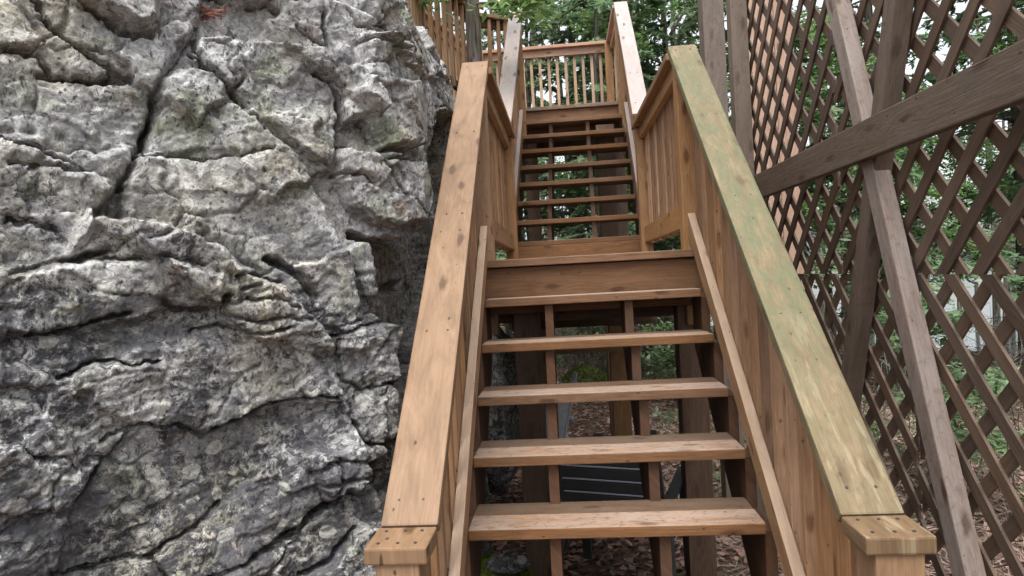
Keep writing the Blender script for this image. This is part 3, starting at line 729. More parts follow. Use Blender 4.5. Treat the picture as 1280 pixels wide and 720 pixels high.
CRACKS=[
 (0.02,0.006,[(5.544,3.136),(5.506,3.065),(5.432,2.953),(5.394,2.873)]),
 (0.045,0.008,[(5.404,2.881),(5.376,2.793),(5.357,2.737),(5.338,2.689),(5.301,2.618)]),
 (0.03,0.008,[(5.301,2.618),(5.226,2.538)]),
 (0.06,0.02,[(5.385,2.833),(5.376,2.785),(5.366,2.761)]),
 (0.035,0.006,[(5.348,2.713),(5.441,2.721),(5.525,2.713),(5.619,2.729),(5.731,2.761)]),
 (0.05,0.008,[(5.039,2.713),(5.104,2.713),(5.161,2.689),(5.235,2.658)]),
 (0.03,0.006,[(5.039,2.658),(5.142,2.665),(5.235,2.658)]),
 (0.05,0.01,[(5.132,3.112),(5.161,3.049),(5.198,3.025),(5.348,2.937),(5.301,2.945)]),
 (0.04,0.01,[(5.058,2.977),(5.123,2.961),(5.17,2.905),(5.245,2.913),(5.329,2.929)]),
 (0.05,0.01,[(5.217,3.144),(5.282,3.12),(5.31,3.088),(5.366,3.065),(5.413,3.065)]),
 (0.05,0.01,[(5.123,2.905),(5.161,2.905),(5.301,2.929)]),
 (0.035,0.008,[(5.03,2.522),(5.086,2.514),(5.142,2.498)]),
 (0.06,0.009,[(5.02,2.386),(5.067,2.394),(5.151,2.418),(5.245,2.442)]),
 (0.03,0.006,[(5.161,2.418),(5.376,2.426),(5.488,2.394)]),
 (0.06,0.012,[(5.385,2.298),(5.422,2.282),(5.516,2.274),(5.534,2.306)]),
 (0.05,0.009,[(5.011,2.235),(5.151,2.243),(5.207,2.258),(5.291,2.274)]),
 (0.05,0.008,[(5.114,2.115),(5.198,2.139),(5.235,2.147),(5.282,2.131),(5.366,2.131)]),
 (0.06,0.008,[(5.291,1.971),(5.376,1.947),(5.394,1.955),(5.469,1.907),(5.553,1.931),(5.6,1.947),(5.647,1.963),(5.693,1.963),(5.778,1.971),(5.89,1.963)]),
 (0.03,0.006,[(5.207,1.939),(5.291,1.971),(5.132,1.796),(5.095,1.796)]),
 (0.06,0.008,[(5.067,1.62),(5.17,1.604),(5.226,1.604),(5.301,1.596),(5.357,1.62),(5.422,1.636),(5.497,1.692)]),
 (0.05,0.006,[(5.301,1.596),(5.357,1.524),(5.348,1.444)]),
 (0.09,0.011,[(5.394,1.484),(5.478,1.5),(5.572,1.516),(5.665,1.548),(5.75,1.588),(5.815,1.612),(5.88,1.644)]),
 (0.07,0.009,[(5.647,1.397),(5.712,1.429),(5.806,1.444),(5.89,1.532)]),
 (0.05,0.006,[(5.908,2.131),(5.908,2.003),(5.899,1.955)]),
 (0.06,0.008,[(5.862,2.139),(5.974,2.163),(6.095,2.171)]),
 (0.03,0.005,[(5.908,2.003),(5.965,1.955),(6.086,1.955)]),
 (0.04,0.007,[(5.965,1.772),(6.077,1.756)]),
 (0.08,0.015,[(5.946,1.668),(6.039,1.732),(6.086,1.764)]),
 (0.05,0.008,[(5.563,3.24),(5.628,3.24),(5.731,3.248),(5.796,3.232)]),
 (0.05,0.01,[(5.534,3.096),(5.544,3.017),(5.553,2.993)]),
 (0.04,0.007,[(5.637,2.993),(5.637,2.961),(5.665,2.993)]),
 (0.05,0.007,[(5.516,3.041),(5.581,2.993),(5.637,2.937),(5.656,2.889),(5.721,2.825)]),
 (0.07,0.01,[(5.899,3.025),(5.946,3.009),(5.974,2.953),(5.965,2.873),(5.946,2.801)]),
 (0.05,0.006,[(6.077,2.873),(6.077,2.801),(6.095,2.753)]),
 (0.06,0.008,[(5.955,2.793),(6.002,2.793),(6.049,2.777),(6.095,2.745),(6.338,2.769)]),
 (0.05,0.007,[(6.077,2.737),(6.152,2.665),(6.236,2.586),(6.301,2.57)]),
 (0.05,0.007,[(5.936,2.689),(6.011,2.697),(6.058,2.665)]),
 (0.05,0.007,[(6.161,2.737),(6.18,2.681)]),
 (0.06,0.008,[(6.002,3.312),(6.086,3.296),(6.17,3.264),(6.236,3.304)]),
 (0.06,0.008,[(5.946,3.248),(5.946,3.176),(5.965,3.112)]),
 (0.05,0.007,[(5.852,3.184),(5.871,3.168),(5.936,3.136)]),
 (0.05,0.008,[(6.03,3.264),(6.058,3.224),(6.18,3.24)]),
 (0.06,0.008,[(6.058,3.16),(6.217,3.16),(6.236,3.104)]),
 (0.05,0.01,[(6.236,3.112),(6.348,3.152),(6.423,3.208),(6.423,3.288)]),
 (0.05,0.01,[(6.264,3.073),(6.423,3.088)]),
 (0.07,0.01,[(6.189,3.272),(6.254,3.28),(6.254,3.32),(6.198,3.328)]),
 (0.06,0.01,[(7.058,3.336),(7.367,3.416),(7.788,3.535)]),
 (0.05,0.009,[(7.124,3.376),(7.208,3.296),(7.264,3.256)]),
 (0.04,0.005,[(6.553,3.352),(6.432,3.16),(6.432,3.049),(6.441,2.921),(6.423,2.785)]),
 (0.05,0.012,[(5.993,2.482),(6.039,2.434),(6.067,2.41)]),
 (0.09,0.016,[(6.105,2.29),(6.208,2.29),(6.712,2.282)]),
 (0.04,0.007,[(6.18,2.003),(6.376,1.995)]),
 (0.08,0.014,[(5.684,2.41),(5.731,2.386),(5.787,2.354),(5.834,2.282)]),
 (0.04,0.006,[(5.572,2.354),(5.647,2.362),(5.731,2.338)]),
 (0.035,0.005,[(5.581,2.322),(5.656,2.33),(5.74,2.298)]),
 (0.035,0.005,[(5.591,2.29),(5.665,2.29),(5.768,2.258)]),
 (0.03,0.005,[(5.525,2.251),(5.619,2.227),(5.712,2.235),(5.796,2.211)]),
 (0.04,0.006,[(5.45,2.211),(5.525,2.219),(5.609,2.195),(5.721,2.203)]),
 (0.03,0.005,[(5.768,1.74),(5.824,1.764),(5.918,1.748)]),
 (0.03,0.005,[(5.787,1.7),(5.852,1.7),(5.918,1.7)]),
 (0.03,0.005,[(5.843,1.772),(5.852,1.7),(5.834,1.668)]),
]
SPRIG=(5.572,3.184)
# ------------------------------------------------------------------ rock outcrop: displaced mesh
def _hash(ix, iy, iz, seed):
    h = (ix.astype(np.int64) * 374761393 + iy.astype(np.int64) * 668265263 + iz.astype(np.int64) * 2147483647 + seed * 1274126177) & 0xffffffff
    h = ((h ^ (h >> 13)) * 1274126177) & 0xffffffff
    return ((h ^ (h >> 16)) & 0xffff) / 65535.0
def vnoise(P, seed=0):
    i = np.floor(P).astype(np.int64); f = P - i; f = f * f * f * (f * (f * 6 - 15) + 10)
    r = 0
    for dx in (0, 1):
        wx = f[..., 0] if dx else 1 - f[..., 0]
        for dy in (0, 1):
            wy = f[..., 1] if dy else 1 - f[..., 1]
            for dz in (0, 1):
                wz = f[..., 2] if dz else 1 - f[..., 2]
                r = r + wx * wy * wz * _hash(i[..., 0] + dx, i[..., 1] + dy, i[..., 2] + dz, seed)
    return r * 2 - 1
def fbm(P, octs, seed=0, gain=.5, ridged=False):
    a, s, r = 1.0, 0.0, 0
    for o in range(octs):
        n = vnoise(P * 2.03 ** o + 17.3 * o, seed + o)
        if ridged: n = 1 - 2 * np.abs(n)
        r = r + a * n; s += a; a *= gain
    return r / s

def seg_dist(S, T, pl):
    D = np.full(S.shape, 9.0)
    for (a, b), (c, d) in zip(pl[:-1], pl[1:]):
        m = (S > min(a, c) - .12) & (S < max(a, c) + .12) & (T > min(b, d) - .12) & (T < max(b, d) + .12)
        if not m.any(): continue
        vx, vy = c - a, d - b; q = vx * vx + vy * vy + 1e-9
        t = np.clip(((S[m] - a) * vx + (T[m] - b) * vy) / q, 0, 1)
        D[m] = np.minimum(D[m], np.hypot(S[m] - a - t * vx, T[m] - b - t * vy))
    return D
def in_poly(S, T, pl):
    r = np.zeros(S.shape, bool); n = len(pl)
    for i in range(n):
        (a, b), (c, d) = pl[i], pl[(i + 1) % n]
        if b == d: continue
        r ^= ((T < b) != (T < d)) & (S < (c - a) * (T - b) / (d - b) + a)
    return r
def poly_soft(S, T, pl, blur):
    ins = in_poly(S, T, pl); D = seg_dist(S, T, list(pl) + [pl[0]])
    sd = np.where(ins, D, -D)
    return np.clip(.5 + sd / (2 * blur), 0, 1) ** 1.0

def axis_samples(stops):
    """piecewise spacing: (from, to, step)"""
    out = [np.arange(a, b, s) for a, b, s in stops]
    return np.concatenate(out + [np.array([stops[-1][1]])])
sa = axis_samples([(0, 3.6, .06), (3.6, 4.7, .025), (4.7, 6.8, .0050), (6.8, 8.6, .009), (8.6, S_MAX, .05)])
ta = axis_samples([(0, .6, .05), (.6, 1.25, .02), (1.25, 3.6, .0050), (3.6, 4.6, .02), (4.6, T_MAX, .06)])
S, T = np.meshgrid(sa, ta, indexing='ij')
Bp = rock_base(S, T)
e = .02
ds = rock_base(np.minimum(S + e, S_MAX), T) - rock_base(np.maximum(S - e, 0), T)
dt = rock_base(S, np.minimum(T + e, T_MAX)) - rock_base(S, np.maximum(T - e, 0))
Nn = np.cross(dt, ds); Nn /= np.linalg.norm(Nn, axis=-1)[..., None] + 1e-9
if Nn[len(sa) // 2, len(ta) // 2].dot(-Bp[len(sa) // 2, len(ta) // 2]) < 0: Nn = -Nn
# domain warp so that drawn edges break irregularly
Wp = np.stack([Bp[..., 0] * 9, Bp[..., 1] * 9, Bp[..., 2] * 9], -1)
wS = S + .007 * vnoise(Wp, 3) + .007 * vnoise(Wp * 3.1, 4) + .005 * vnoise(Wp * 7.3, 24)
wT = T + .007 * vnoise(Wp + 7.7, 5) + .007 * vnoise(Wp * 3.1 + 3, 6) + .005 * vnoise(Wp * 7.3 + 5, 26)
H = np.zeros(S.shape)
for h, bl, pl in STEPS: H += 1.05 * h * poly_soft(wS, wT, pl, bl * .5)
# blocky fracture pattern: tilted warped cells
rs = np.random.RandomState(5)
def cells(scale_s, scale_t, rot, seed, amp, tilt, crack):
    cs, sn = math.cos(rot), math.sin(rot)
    u = (wS * cs + wT * sn) / scale_s + .16 * vnoise(Wp * .55, seed + 40) + .10 * vnoise(Wp * 2.2, seed + 42); v = (-wS * sn + wT * cs) / scale_t + .16 * vnoise(Wp * .55 + 9, seed + 50) + .10 * vnoise(Wp * 2.2 + 3, seed + 52)
    iu, iv = np.floor(u).astype(int), np.floor(v).astype(int)
    d1 = np.full(S.shape, 9.0); d2 = d1.copy(); val = np.zeros(S.shape); z0 = np.zeros_like(iu)
    for a in (-1, 0, 1):
        for b in (-1, 0, 1):
            cu, cv = iu + a, iv + b
            px = cu + .15 + .7 * _hash(cu, cv, z0, seed); py = cv + .15 + .7 * _hash(cu, cv, z0 + 1, seed)
            dx, dy = u - px, v - py; d = np.hypot(dx, dy)
            hv = (_hash(cu, cv, z0 + 2, seed) - .5) * amp + tilt * ((_hash(cu, cv, z0 + 3, seed) - .5) * dx * 2 + (_hash(cu, cv, z0 + 4, seed) - .5) * dy * 2)
            m = d < d1
            d2 = np.where(m, d1, np.minimum(d2, d)); val = np.where(m, hv, val); d1 = np.where(m, d, d1)
    edge = np.clip((d2 - d1) / .09, 0, 1)
    return val * np.clip((d2 - d1) / .10, 0, 1) ** .6 - crack * (1 - edge) ** 2
right = np.clip((S - 6.0) / .25, 0, 1); lower = np.clip((2.35 - T) / .25, 0, 1)
H += cells(.46, .26, .35, 11, .032, .045, .022)
H += cells(.20, .11, -.15, 12, .013, .020, .012) * np.clip(.65 + .9 * fbm(Wp * .35, 2, 8), 0, 1.2)
H += cells(.085, .05, -.3, 13, .005, .008, .003) * np.clip(.6 + .9 * fbm(Wp * .4 + 5, 2, 9), 0, 1.2)
H += cells(.034, .022, -.2, 16, .002, .004, .001)
# bedding ledges, dipping to the left on the lower block
ph = (wT * 1.0 - .28 * wS) * 24 + 2.4 * vnoise(Wp * .35, 14)
saw = ph - np.floor(ph)
led = np.clip(fbm(Wp * .25 + 4, 3, 15) * 1.8 + .25, 0, 1) * (.35 + .65 * lower)
H += .009 * (saw - .5) * led
# general roughness
H += .032 * fbm(Wp * .13, 3, 20) + .010 * fbm(Wp * .5, 5, 21, .5) + .003 * fbm(Wp * 1.6, 4, 22, .6, True) + .0042 * fbm(Wp * 4.2, 4, 27, .65)
# cracks drawn one by one
for dep, hw, pl in CRACKS:
    D = seg_dist(wS, wT, pl)
    hwv = hw * (.75 + .5 * vnoise(Wp * .9, 31))
    H -= 1.25 * dep * np.clip(1 - (D / np.maximum(hwv * 1.25, .006)) ** 1.5, 0, 1) + .006 * np.exp(-(D / .018) ** 2)
# do not swallow the railing
Pn = Bp + Nn * H[..., None]
lim = -.50
near = (Pn[..., 1] > 1.3) & (Pn[..., 1] < 5.5)
Pn[..., 0] = np.where(near & (Pn[..., 0] > lim), lim - .05 * np.tanh((lim - Pn[..., 0]) * -4), Pn[..., 0])
ns, nt = S.shape
me = bpy.data.meshes.new('rock_outcrop')
idx = np.arange(ns * nt).reshape(ns, nt)
F = np.stack([idx[:-1, :-1], idx[1:, :-1], idx[1:, 1:], idx[:-1, 1:]], -1).reshape(-1, 4)
me.vertices.add(ns * nt); me.vertices.foreach_set('co', Pn.reshape(-1).astype(np.float32))
me.loops.add(F.size); me.loops.foreach_set('vertex_index', F.reshape(-1).astype(np.int32))
me.polygons.add(len(F)); me.polygons.foreach_set('loop_start', np.arange(0, F.size, 4, dtype=np.int32))
me.update(calc_edges=True); me.polygons.foreach_set('use_smooth', [True] * len(F))
rock = link('rock_outcrop', me, M['rock'])
tag(rock, 'huge cracked grey rock outcrop with black and pale lichen rising left of the stairs', 'rock')

def stone(name, c, r, seed, label, mat, group=None, sub=4):
    bm = bmesh.new(); bmesh.ops.create_icosphere(bm, subdivisions=sub, radius=1)
    P = np.array([v.co[:] for v in bm.verts]); off = np.array([seed * 3.1, seed * 1.7, seed])
    n = 1 + .34 * fbm(P * .9 + off, 2, seed) + .22 * fbm(P * 2.2 + off, 4, seed + 1) + .05 * fbm(P * 8 + off, 3, seed + 2)
    for ax in rand_dirs(7, np.random.RandomState(seed)):       # chop flat facets
        k = P @ ax * n; lim_ = .72; n = np.where(k > lim_, n * (lim_ + (k - lim_) * .2) / np.maximum(k, 1e-6), n)
    for v, q, k in zip(bm.verts, P, n): v.co = Vector((q[0] * r[0] * k, q[1] * r[1] * k, q[2] * r[2] * k))
    m2 = bpy.data.meshes.new(name); bm.to_mesh(m2); bm.free()
    m2.polygons.foreach_set('use_smooth', [True] * len(m2.polygons))
    o = link(name, m2, mat); o.location = c
    return tag(o, label, 'rock', group)
# ------------------------------------------------------------------ ground, forest, chair
def gz(x, y):
    s = min(max((y - 1.4) / 2.6, 0), 1); s = s * s * (3 - 2 * s)
    h = GZ - .16 * s
    far = max(0, y - 9); h += .012 * far ** 1.5 if far < 30 else .012 * 30 ** 1.5
    lk = min(max(.62 * x + .58 * y - 11.2, 0), 8); h -= .30 * lk + (h - GZ + .16) * min(1, lk / 3)
    h += .05 * math.sin(x * 1.3 + y * .7) * s + .03 * math.sin(x * 2.9 - y * 2.1) * s
    return h
def ground():
    def ax(lo, hi, n_in, a, b):
        inner = np.linspace(lo, hi, n_in); g = np.geomspace(1, 1 + 140, 26) - 1
        return np.concatenate([lo - g[:0:-1], inner, hi + g[1:]])
    xs = ax(-3, 9, 130, 0, 0); ys = ax(-2, 14, 160, 0, 0)
    X, Y = np.meshgrid(xs, ys, indexing='ij')
    Z = np.vectorize(gz)(X, Y)
    P = np.stack([X, Y, Z], -1)
    Q = np.stack([X, Y, 0 * X], -1)
    inn = (X > -3) & (X < 9) & (Y > -2) & (Y < 14)
    P[..., 2] += np.where(inn, .035 * fbm(Q * 1.7, 4, 60) + .012 * fbm(Q * 9, 3, 61), 0)
    n, m = X.shape; idx = np.arange(n * m).reshape(n, m)
    F = np.stack([idx[:-1, :-1], idx[1:, :-1], idx[1:, 1:], idx[:-1, 1:]], -1).reshape(-1, 4)
    me = mesh_from('ground', P.reshape(-1, 3).tolist(), F.tolist(), M['ground'], True)
    o = link('ground', me, None); o['kind'] = 'structure'
ground()
def lake():
    # water glimpsed through the trees on the right, beyond the drop of the bank
    o = link('lake', mesh_from('lake', [(4, 8, -2.35), (120, -70, -2.35), (130, 120, -2.35), (10, 130, -2.35)], [(0, 1, 2, 3)], M['water']), None); o['kind'] = 'structure'
lake()

rs = np.random.RandomState(77)
def on_ground(n, x0, x1, y0, y1, power=1.0):
    x = rs.uniform(x0, x1, n); y = y0 + (y1 - y0) * rs.uniform(0, 1, n) ** power
    z = np.array([gz(a, b) for a, b in zip(x, y)])
    Q = np.stack([x, y, 0 * x], -1)
    z += .035 * fbm(Q * 1.7, 4, 60) + .012 * fbm(Q * 9, 3, 61)
    return np.stack([x, y, z], -1)
def litter(name, n, L, W, mat, region, lift, flat, kindname):
    C = on_ground(n, *region); C[:, 2] += rs.uniform(.002, lift, n)
    a = rs.uniform(0, 2 * np.pi, n); tl = rs.normal(0, flat, n)
    A = np.stack([np.cos(a), np.sin(a), tl], -1); A /= np.linalg.norm(A, axis=1)[:, None]
    Bv = np.cross(A, np.stack([rs.normal(0, flat, n), rs.normal(0, flat, n), np.ones(n)], -1)); Bv /= np.linalg.norm(Bv, axis=1)[:, None]
    l = rs.uniform(*L, n)[:, None]; w_ = rs.uniform(*W, n)[:, None]
    me = quads_mesh(name, C, A * l, Bv * w_, mat, True, .006)
    o = link(name, me, None); o['kind'] = 'stuff'; o['label'] = kindname; o['category'] = 'litter'
litter('leaf_litter', 26000, (.018, .045), (.012, .028), M['litter'], (-1.2, 7.5, 1.6, 13, 1.4), .03, .35, 'brown dead leaves covering the forest floor')
litter('needle_litter', 42000, (.04, .14), (.0018, .004), M['needles'], (.6, 8, 1.5, 12, 1.4), .05, .28, 'pale dry needles and twiglets scattered on the forest floor')

def twigs(n, region, lift):
    paths = []
    for p in on_ground(n, *region):
        a = rs.uniform(0, 6.28); L = rs.uniform(.15, .7); el = rs.normal(.15, .25); q = Vector(p) + Vector((0, 0, rs.uniform(.01, lift)))
        pts = []; k = 5; cur = q.copy(); dirv = Vector((math.cos(a), math.sin(a), el)).normalized()
        for i in range(k):
            pts.append(tuple(cur)); dirv = (dirv + Vector(rs.normal(0, .22, 3))).normalized(); cur = cur + dirv * L / k
        r = rs.uniform(.002, .006); paths.append((pts, [r * (1 - .15 * i) for i in range(k)]))
    V, F = tube_mesh(paths, 4)
    o = link('fallen_twigs', mesh_from('fallen_twigs', V, F, M['twig']), None); o['kind'] = 'stuff'; o['label'] = 'tangle of grey fallen twigs on the forest floor'; o['category'] = 'twigs'
twigs(1500, (.2, 8, 2.5, 13, 1.2), .12)

# --- tree makers: every tree is an Empty with a trunk and a crown
def frame_of(d):
    d = d / (np.linalg.norm(d, axis=-1, keepdims=True) + 1e-9); up = np.zeros_like(d); up[..., 2] = 1
    s = np.cross(d, up); s /= np.linalg.norm(s, axis=-1, keepdims=True) + 1e-6
    return d, s, np.cross(s, d)
def conifer_meshes(h, r0, seed, first, nbr, ln, leaf, mat, bark, dead=14, leaf_n=None, dens=1.0):
    rg = np.random.RandomState(seed)
    lean = rg.normal(0, .012, 2)
    tp = [(lean[0] * z * z * .1 + .02 * math.sin(z * .9 + seed), lean[1] * z * z * .1 + .02 * math.cos(z * .7), z) for z in np.linspace(-.3, h, 14)]
    tr = [r0 * (1.25 if i == 0 else 1) * (1 - .93 * i / 13) for i in range(14)]
    paths = [(tp, tr)]
    Cs, As, Bs = [], [], []
    for i in range(nbr):
        f = (i + rg.uniform(0, 1)) / nbr; z = first + (h - first) * f
        az = rg.uniform(0, 6.283); L = ln * (1.02 - f) ** .75 * rg.uniform(.65, 1.15) + .15
        d0 = np.array([math.cos(az), math.sin(az), rg.uniform(-.1, .35)]); n = 7
        pts = [np.array([np.interp(z, [p[2] for p in tp], [p[0] for p in tp]), np.interp(z, [p[2] for p in tp], [p[1] for p in tp]), z])]
        for k in range(n):
            d0 = d0 + np.array([rg.normal(0, .07), rg.normal(0, .07), -.10 + .04 * (k > 4)]); d0 /= np.linalg.norm(d0); pts.append(pts[-1] + d0 * L / n)
        paths.append(([tuple(p) for p in pts], [max(.004, r0 * .22 * (1 - f * .6) * (1 - .85 * k / n)) for k in range(n + 1)]))
        pts = np.array(pts)
        m = int(L * 30 * dens) + 5
        u = rg.uniform(.12, 1, m); kk = np.clip((u * n).astype(int), 0, n - 1); base = pts[kk] + (pts[kk + 1] - pts[kk]) * (u * n - kk)[:, None]
        d, s, up = frame_of(pts[kk + 1] - pts[kk])
        side = np.where(rg.uniform(size=m) < .5, -1, 1)[:, None]
        sub = d * .75 + s * side * rg.uniform(.5, 1.1, (m, 1)) + up * rg.normal(-.12, .22, (m, 1)); sub /= np.linalg.norm(sub, axis=1)[:, None]
        sl = (.10 + .42 * L * .35 * (1 - u * .6)) * rg.uniform(.6, 1.2, m)
        q = 7
        for j in range(q):
            c = base + sub * (sl * (j + .6) / q)[:, None] + rg.normal(0, .012, (m, 3)); c[:, 2] -= .05 * (j / q) ** 2
            sd = np.where(j % 2, 1.0, -1.0)
            ld = sub + np.cross(sub, up) * sd * .75 + rg.normal(0, .25, (m, 3)); ld /= np.linalg.norm(ld, axis=1)[:, None]
            wv = np.cross(ld, up + rg.normal(0, .35, (m, 3))); wv /= np.linalg.norm(wv, axis=1)[:, None] + 1e-6
            l = leaf * rg.uniform(.65, 1.25, (m, 1)); Cs.append(c); As.append(ld * l); Bs.append(wv * l * .27)
    for i in range(dead):       # bare lower branches
        z = rg.uniform(.4, max(.5, first)); az = rg.uniform(0, 6.283); L = rg.uniform(.4, 1.3); d0 = np.array([math.cos(az), math.sin(az), rg.uniform(-.1, .3)])
        pts = [np.array([0, 0, z])]
        for k in range(5): d0 = d0 + rg.normal(0, .13, 3) + np.array([0, 0, -.05]); d0 /= np.linalg.norm(d0); pts.append(pts[-1] + d0 * L / 5)
        paths.append(([tuple(p) for p in pts], [.010 * (1 - .17 * k) for k in range(6)]))
        for k in (2, 3, 4):
            e = rg.normal(0, 1, 3); e /= np.linalg.norm(e); e = e * .5 + d0 * .5; p2 = [pts[k] + e * L * .09 * j for j in range(4)]
            paths.append(([tuple(p) for p in p2], [.005, .004, .003, .002]))
    V, F = tube_mesh(paths, 6)
    return mesh_from('trunk', V, F, bark, True), quads_mesh('crown', np.concatenate(Cs), np.concatenate(As), np.concatenate(Bs), mat)

def broadleaf_meshes(h, r0, seed, first, limbs, spread, leaf, nleaf, mat, bark):
    rg = np.random.RandomState(seed)
    tp = [(.05 * math.sin(z * .8 + seed), .05 * math.cos(z * .6 + seed), z) for z in np.linspace(-.2, h * .85, 10)]
    paths = [(tp, [r0 * (1 - .8 * i / 9) for i in range(10)])]
    tips = []
    for i in range(limbs):
        z = first + (h * .85 - first) * (i + rg.uniform()) / limbs; az = i * 2.4 + rg.normal(0, .4); L = spread * rg.uniform(.6, 1.1) * (1.1 - .5 * (z / h))
        d0 = np.array([math.cos(az), math.sin(az), rg.uniform(.1, .7)]); pts = [np.array([0, 0, z])]
        for k in range(6): d0 = d0 + rg.normal(0, .14, 3) + np.array([0, 0, .02]); d0 /= np.linalg.norm(d0); pts.append(pts[-1] + d0 * L / 6)
        paths.append(([tuple(p) for p in pts], [r0 * .35 * (1 - .15 * k) for k in range(7)]))
        for k in range(2, 7):
            for j in range(3):
                e = rg.normal(0, 1, 3) * np.array([1, 1, .5]); e /= np.linalg.norm(e); e = e * .8 + d0 * .5; ll = L * .33 * rg.uniform(.5, 1.1)
                p2 = [pts[k] + e * ll * q / 3 for q in range(4)]; paths.append(([tuple(p) for p in p2], [r0 * .10, r0 * .08, r0 * .06, r0 * .03]))
                tips += [p2[1], p2[2], p2[3]]
    tips = np.array(tips); k = rg.randint(0, len(tips), nleaf)
    C = tips[k] + rg.normal(0, .10 * spread / 1.5, (nleaf, 3)) * np.array([1, 1, .55])
    A = rand_dirs(nleaf, rg, .45); Bv = np.cross(A, rand_dirs(nleaf, rg) * .5 + np.array([0, 0, 1.0])); Bv /= np.linalg.norm(Bv, axis=1)[:, None] + 1e-6
    l = leaf * rg.uniform(.6, 1.25, (nleaf, 1))
    V, F = tube_mesh(paths, 6)
    return mesh_from('trunk', V, F, bark, True), quads_mesh('crown', C, A * l, Bv * l * .62, mat, True, leaf * .15)

def plant_tree(name, meshes, x, y, label, cat, group, rz=0.0, s=1.0, z=None):
    o = empty(name, (x, y, gz(x, y) if z is None else z), label, cat, group, rz)
    o.scale = (s, s, s)
    for me, nm in zip(meshes, ('trunk', 'crown')):
        c = bpy.data.objects.new(nm, me); COL.objects.link(c); c.parent = o
    return o

con = [conifer_meshes(9.5, .10, 101, 1.6, 74, 1.9, .085, M['conifer'], M['bark'], dens=.40),
       conifer_meshes(11.5, .14, 102, 2.6, 84, 2.2, .09, M['conifer'], M['bark_dark'], dens=.42),
       conifer_meshes(7.0, .07, 103, .9, 66, 1.5, .08, M['conifer_dark'], M['bark'], dens=.45)]
bro = [broadleaf_meshes(6.5, .07, 201, 1.4, 13, 1.9, .040, 12500, M['maple'], M['bark']),
       broadleaf_meshes(2.4, .022, 202, .25, 11, .85, .032, 5200, M['bushleaf'], M['twig']),
       broadleaf_meshes(1.5, .016, 203, .1, 10, .75, .028, 3600, M['bushleaf'], M['twig'])]
LAB = {'c0': 'slim green cedar with grey bark among the trees behind the stairs and lattice',
       'c1': 'tall thick trunked conifer with dark bark in the forest behind the stairs and lattice',
       'c2': 'short dark green spruce with drooping boughs in the forest behind the stairs and lattice',
       'b0': 'bright green maple with loose leafy crown in the forest behind the stairs and lattice',
       'b1': 'head high leafy sapling on the forest floor behind the lattice and stairs',
       'b2': 'knee high leafy bush on the forest floor behind the lattice and stairs'}
GRP = {'c0': 'slim cedars of the forest', 'c1': 'tall conifers of the forest', 'c2': 'short spruces of the forest', 'b0': 'maples of the forest', 'b1': 'saplings under the trees', 'b2': 'bushes under the trees'}
NAME = {'c0': 'cedar_tree', 'c1': 'conifer_tree', 'c2': 'spruce_tree', 'b0': 'maple_tree', 'b1': 'sapling', 'b2': 'bush'}
TREES = [
 ('c1', -3.4, 12.5), ('c0', -1.9, 11.2), ('c0', -.55, 12.4), ('c1', .35, 13.6), ('c0', 1.35, 11.4), ('c1', 2.3, 13.0), ('c2', .9, 15.2), ('c2', -1.2, 15.0), ('c0', -2.6, 16), ('c1', 1.7, 17),
 ('c0', 2.6, 9.2), ('b0', 2.0, 11.2), ('b0', 3.9, 9.4), ('c0', 4.4, 9.4), ('c1', 6.4, 9.6), ('b0', 6.2, 8.6), ('c0', 7.3, 10.2), ('c2', 8.6, 8.6), ('b0', 4.8, 12.4),
 ('c0', 3.9, 14.6), ('c2', 6.4, 13.6), ('c0', 8.8, 12.6), ('c1', 9.8, 10.0), ('c0', 9.4, 6.4), ('c1', 11.2, 7.6), ('c2', 10.4, 4.6), ('c0', 6.6, 4.3), ('c0', .62, 10.4), ('b0', -2.2, 13.5), ('b0', .4, 18),
 ('c1', -5.0, 15), ('c0', -4.4, 11), ('b0', -3.6, 9.6), ('c0', 8.2, 3.0), ('b0', 10.5, 2.4), ('c1', 9.5, .6), ('c1', .95, 12.0)]
rq = random.Random(4)
for k, x, y in TREES:
    me = con[int(k[1])] if k[0] == 'c' else bro[0]
    plant_tree(NAME[k], me, x, y, LAB[k], 'tree', GRP[k], rq.uniform(0, 6.28), rq.uniform(.85, 1.15))
SHRUBS = [('b2', 2.5, 4.9), ('b2', 2.0, 7.6), ('b2', 4.5, 4.2), ('b1', 5.9, 6.2), ('b2', 5.4, 3.6),
          ('b2', -.45, 9.0), ('b2', 1.6, 8.4), ('b1', -1.1, 9.6), ('b2', .8, 10.2), ('b1', 1.9, 10.8), ('b1', .2, 11.2), ('b1', 7.2, 4.4), ('b1', 3.2, 2.4), ('b2', 4.6, 1.9)]
for k, x, y in SHRUBS:
    plant_tree(NAME[k], bro[int(k[1])], x, y, LAB[k], 'plant', GRP[k], rq.uniform(0, 6.28), rq.uniform(.8, 1.35))

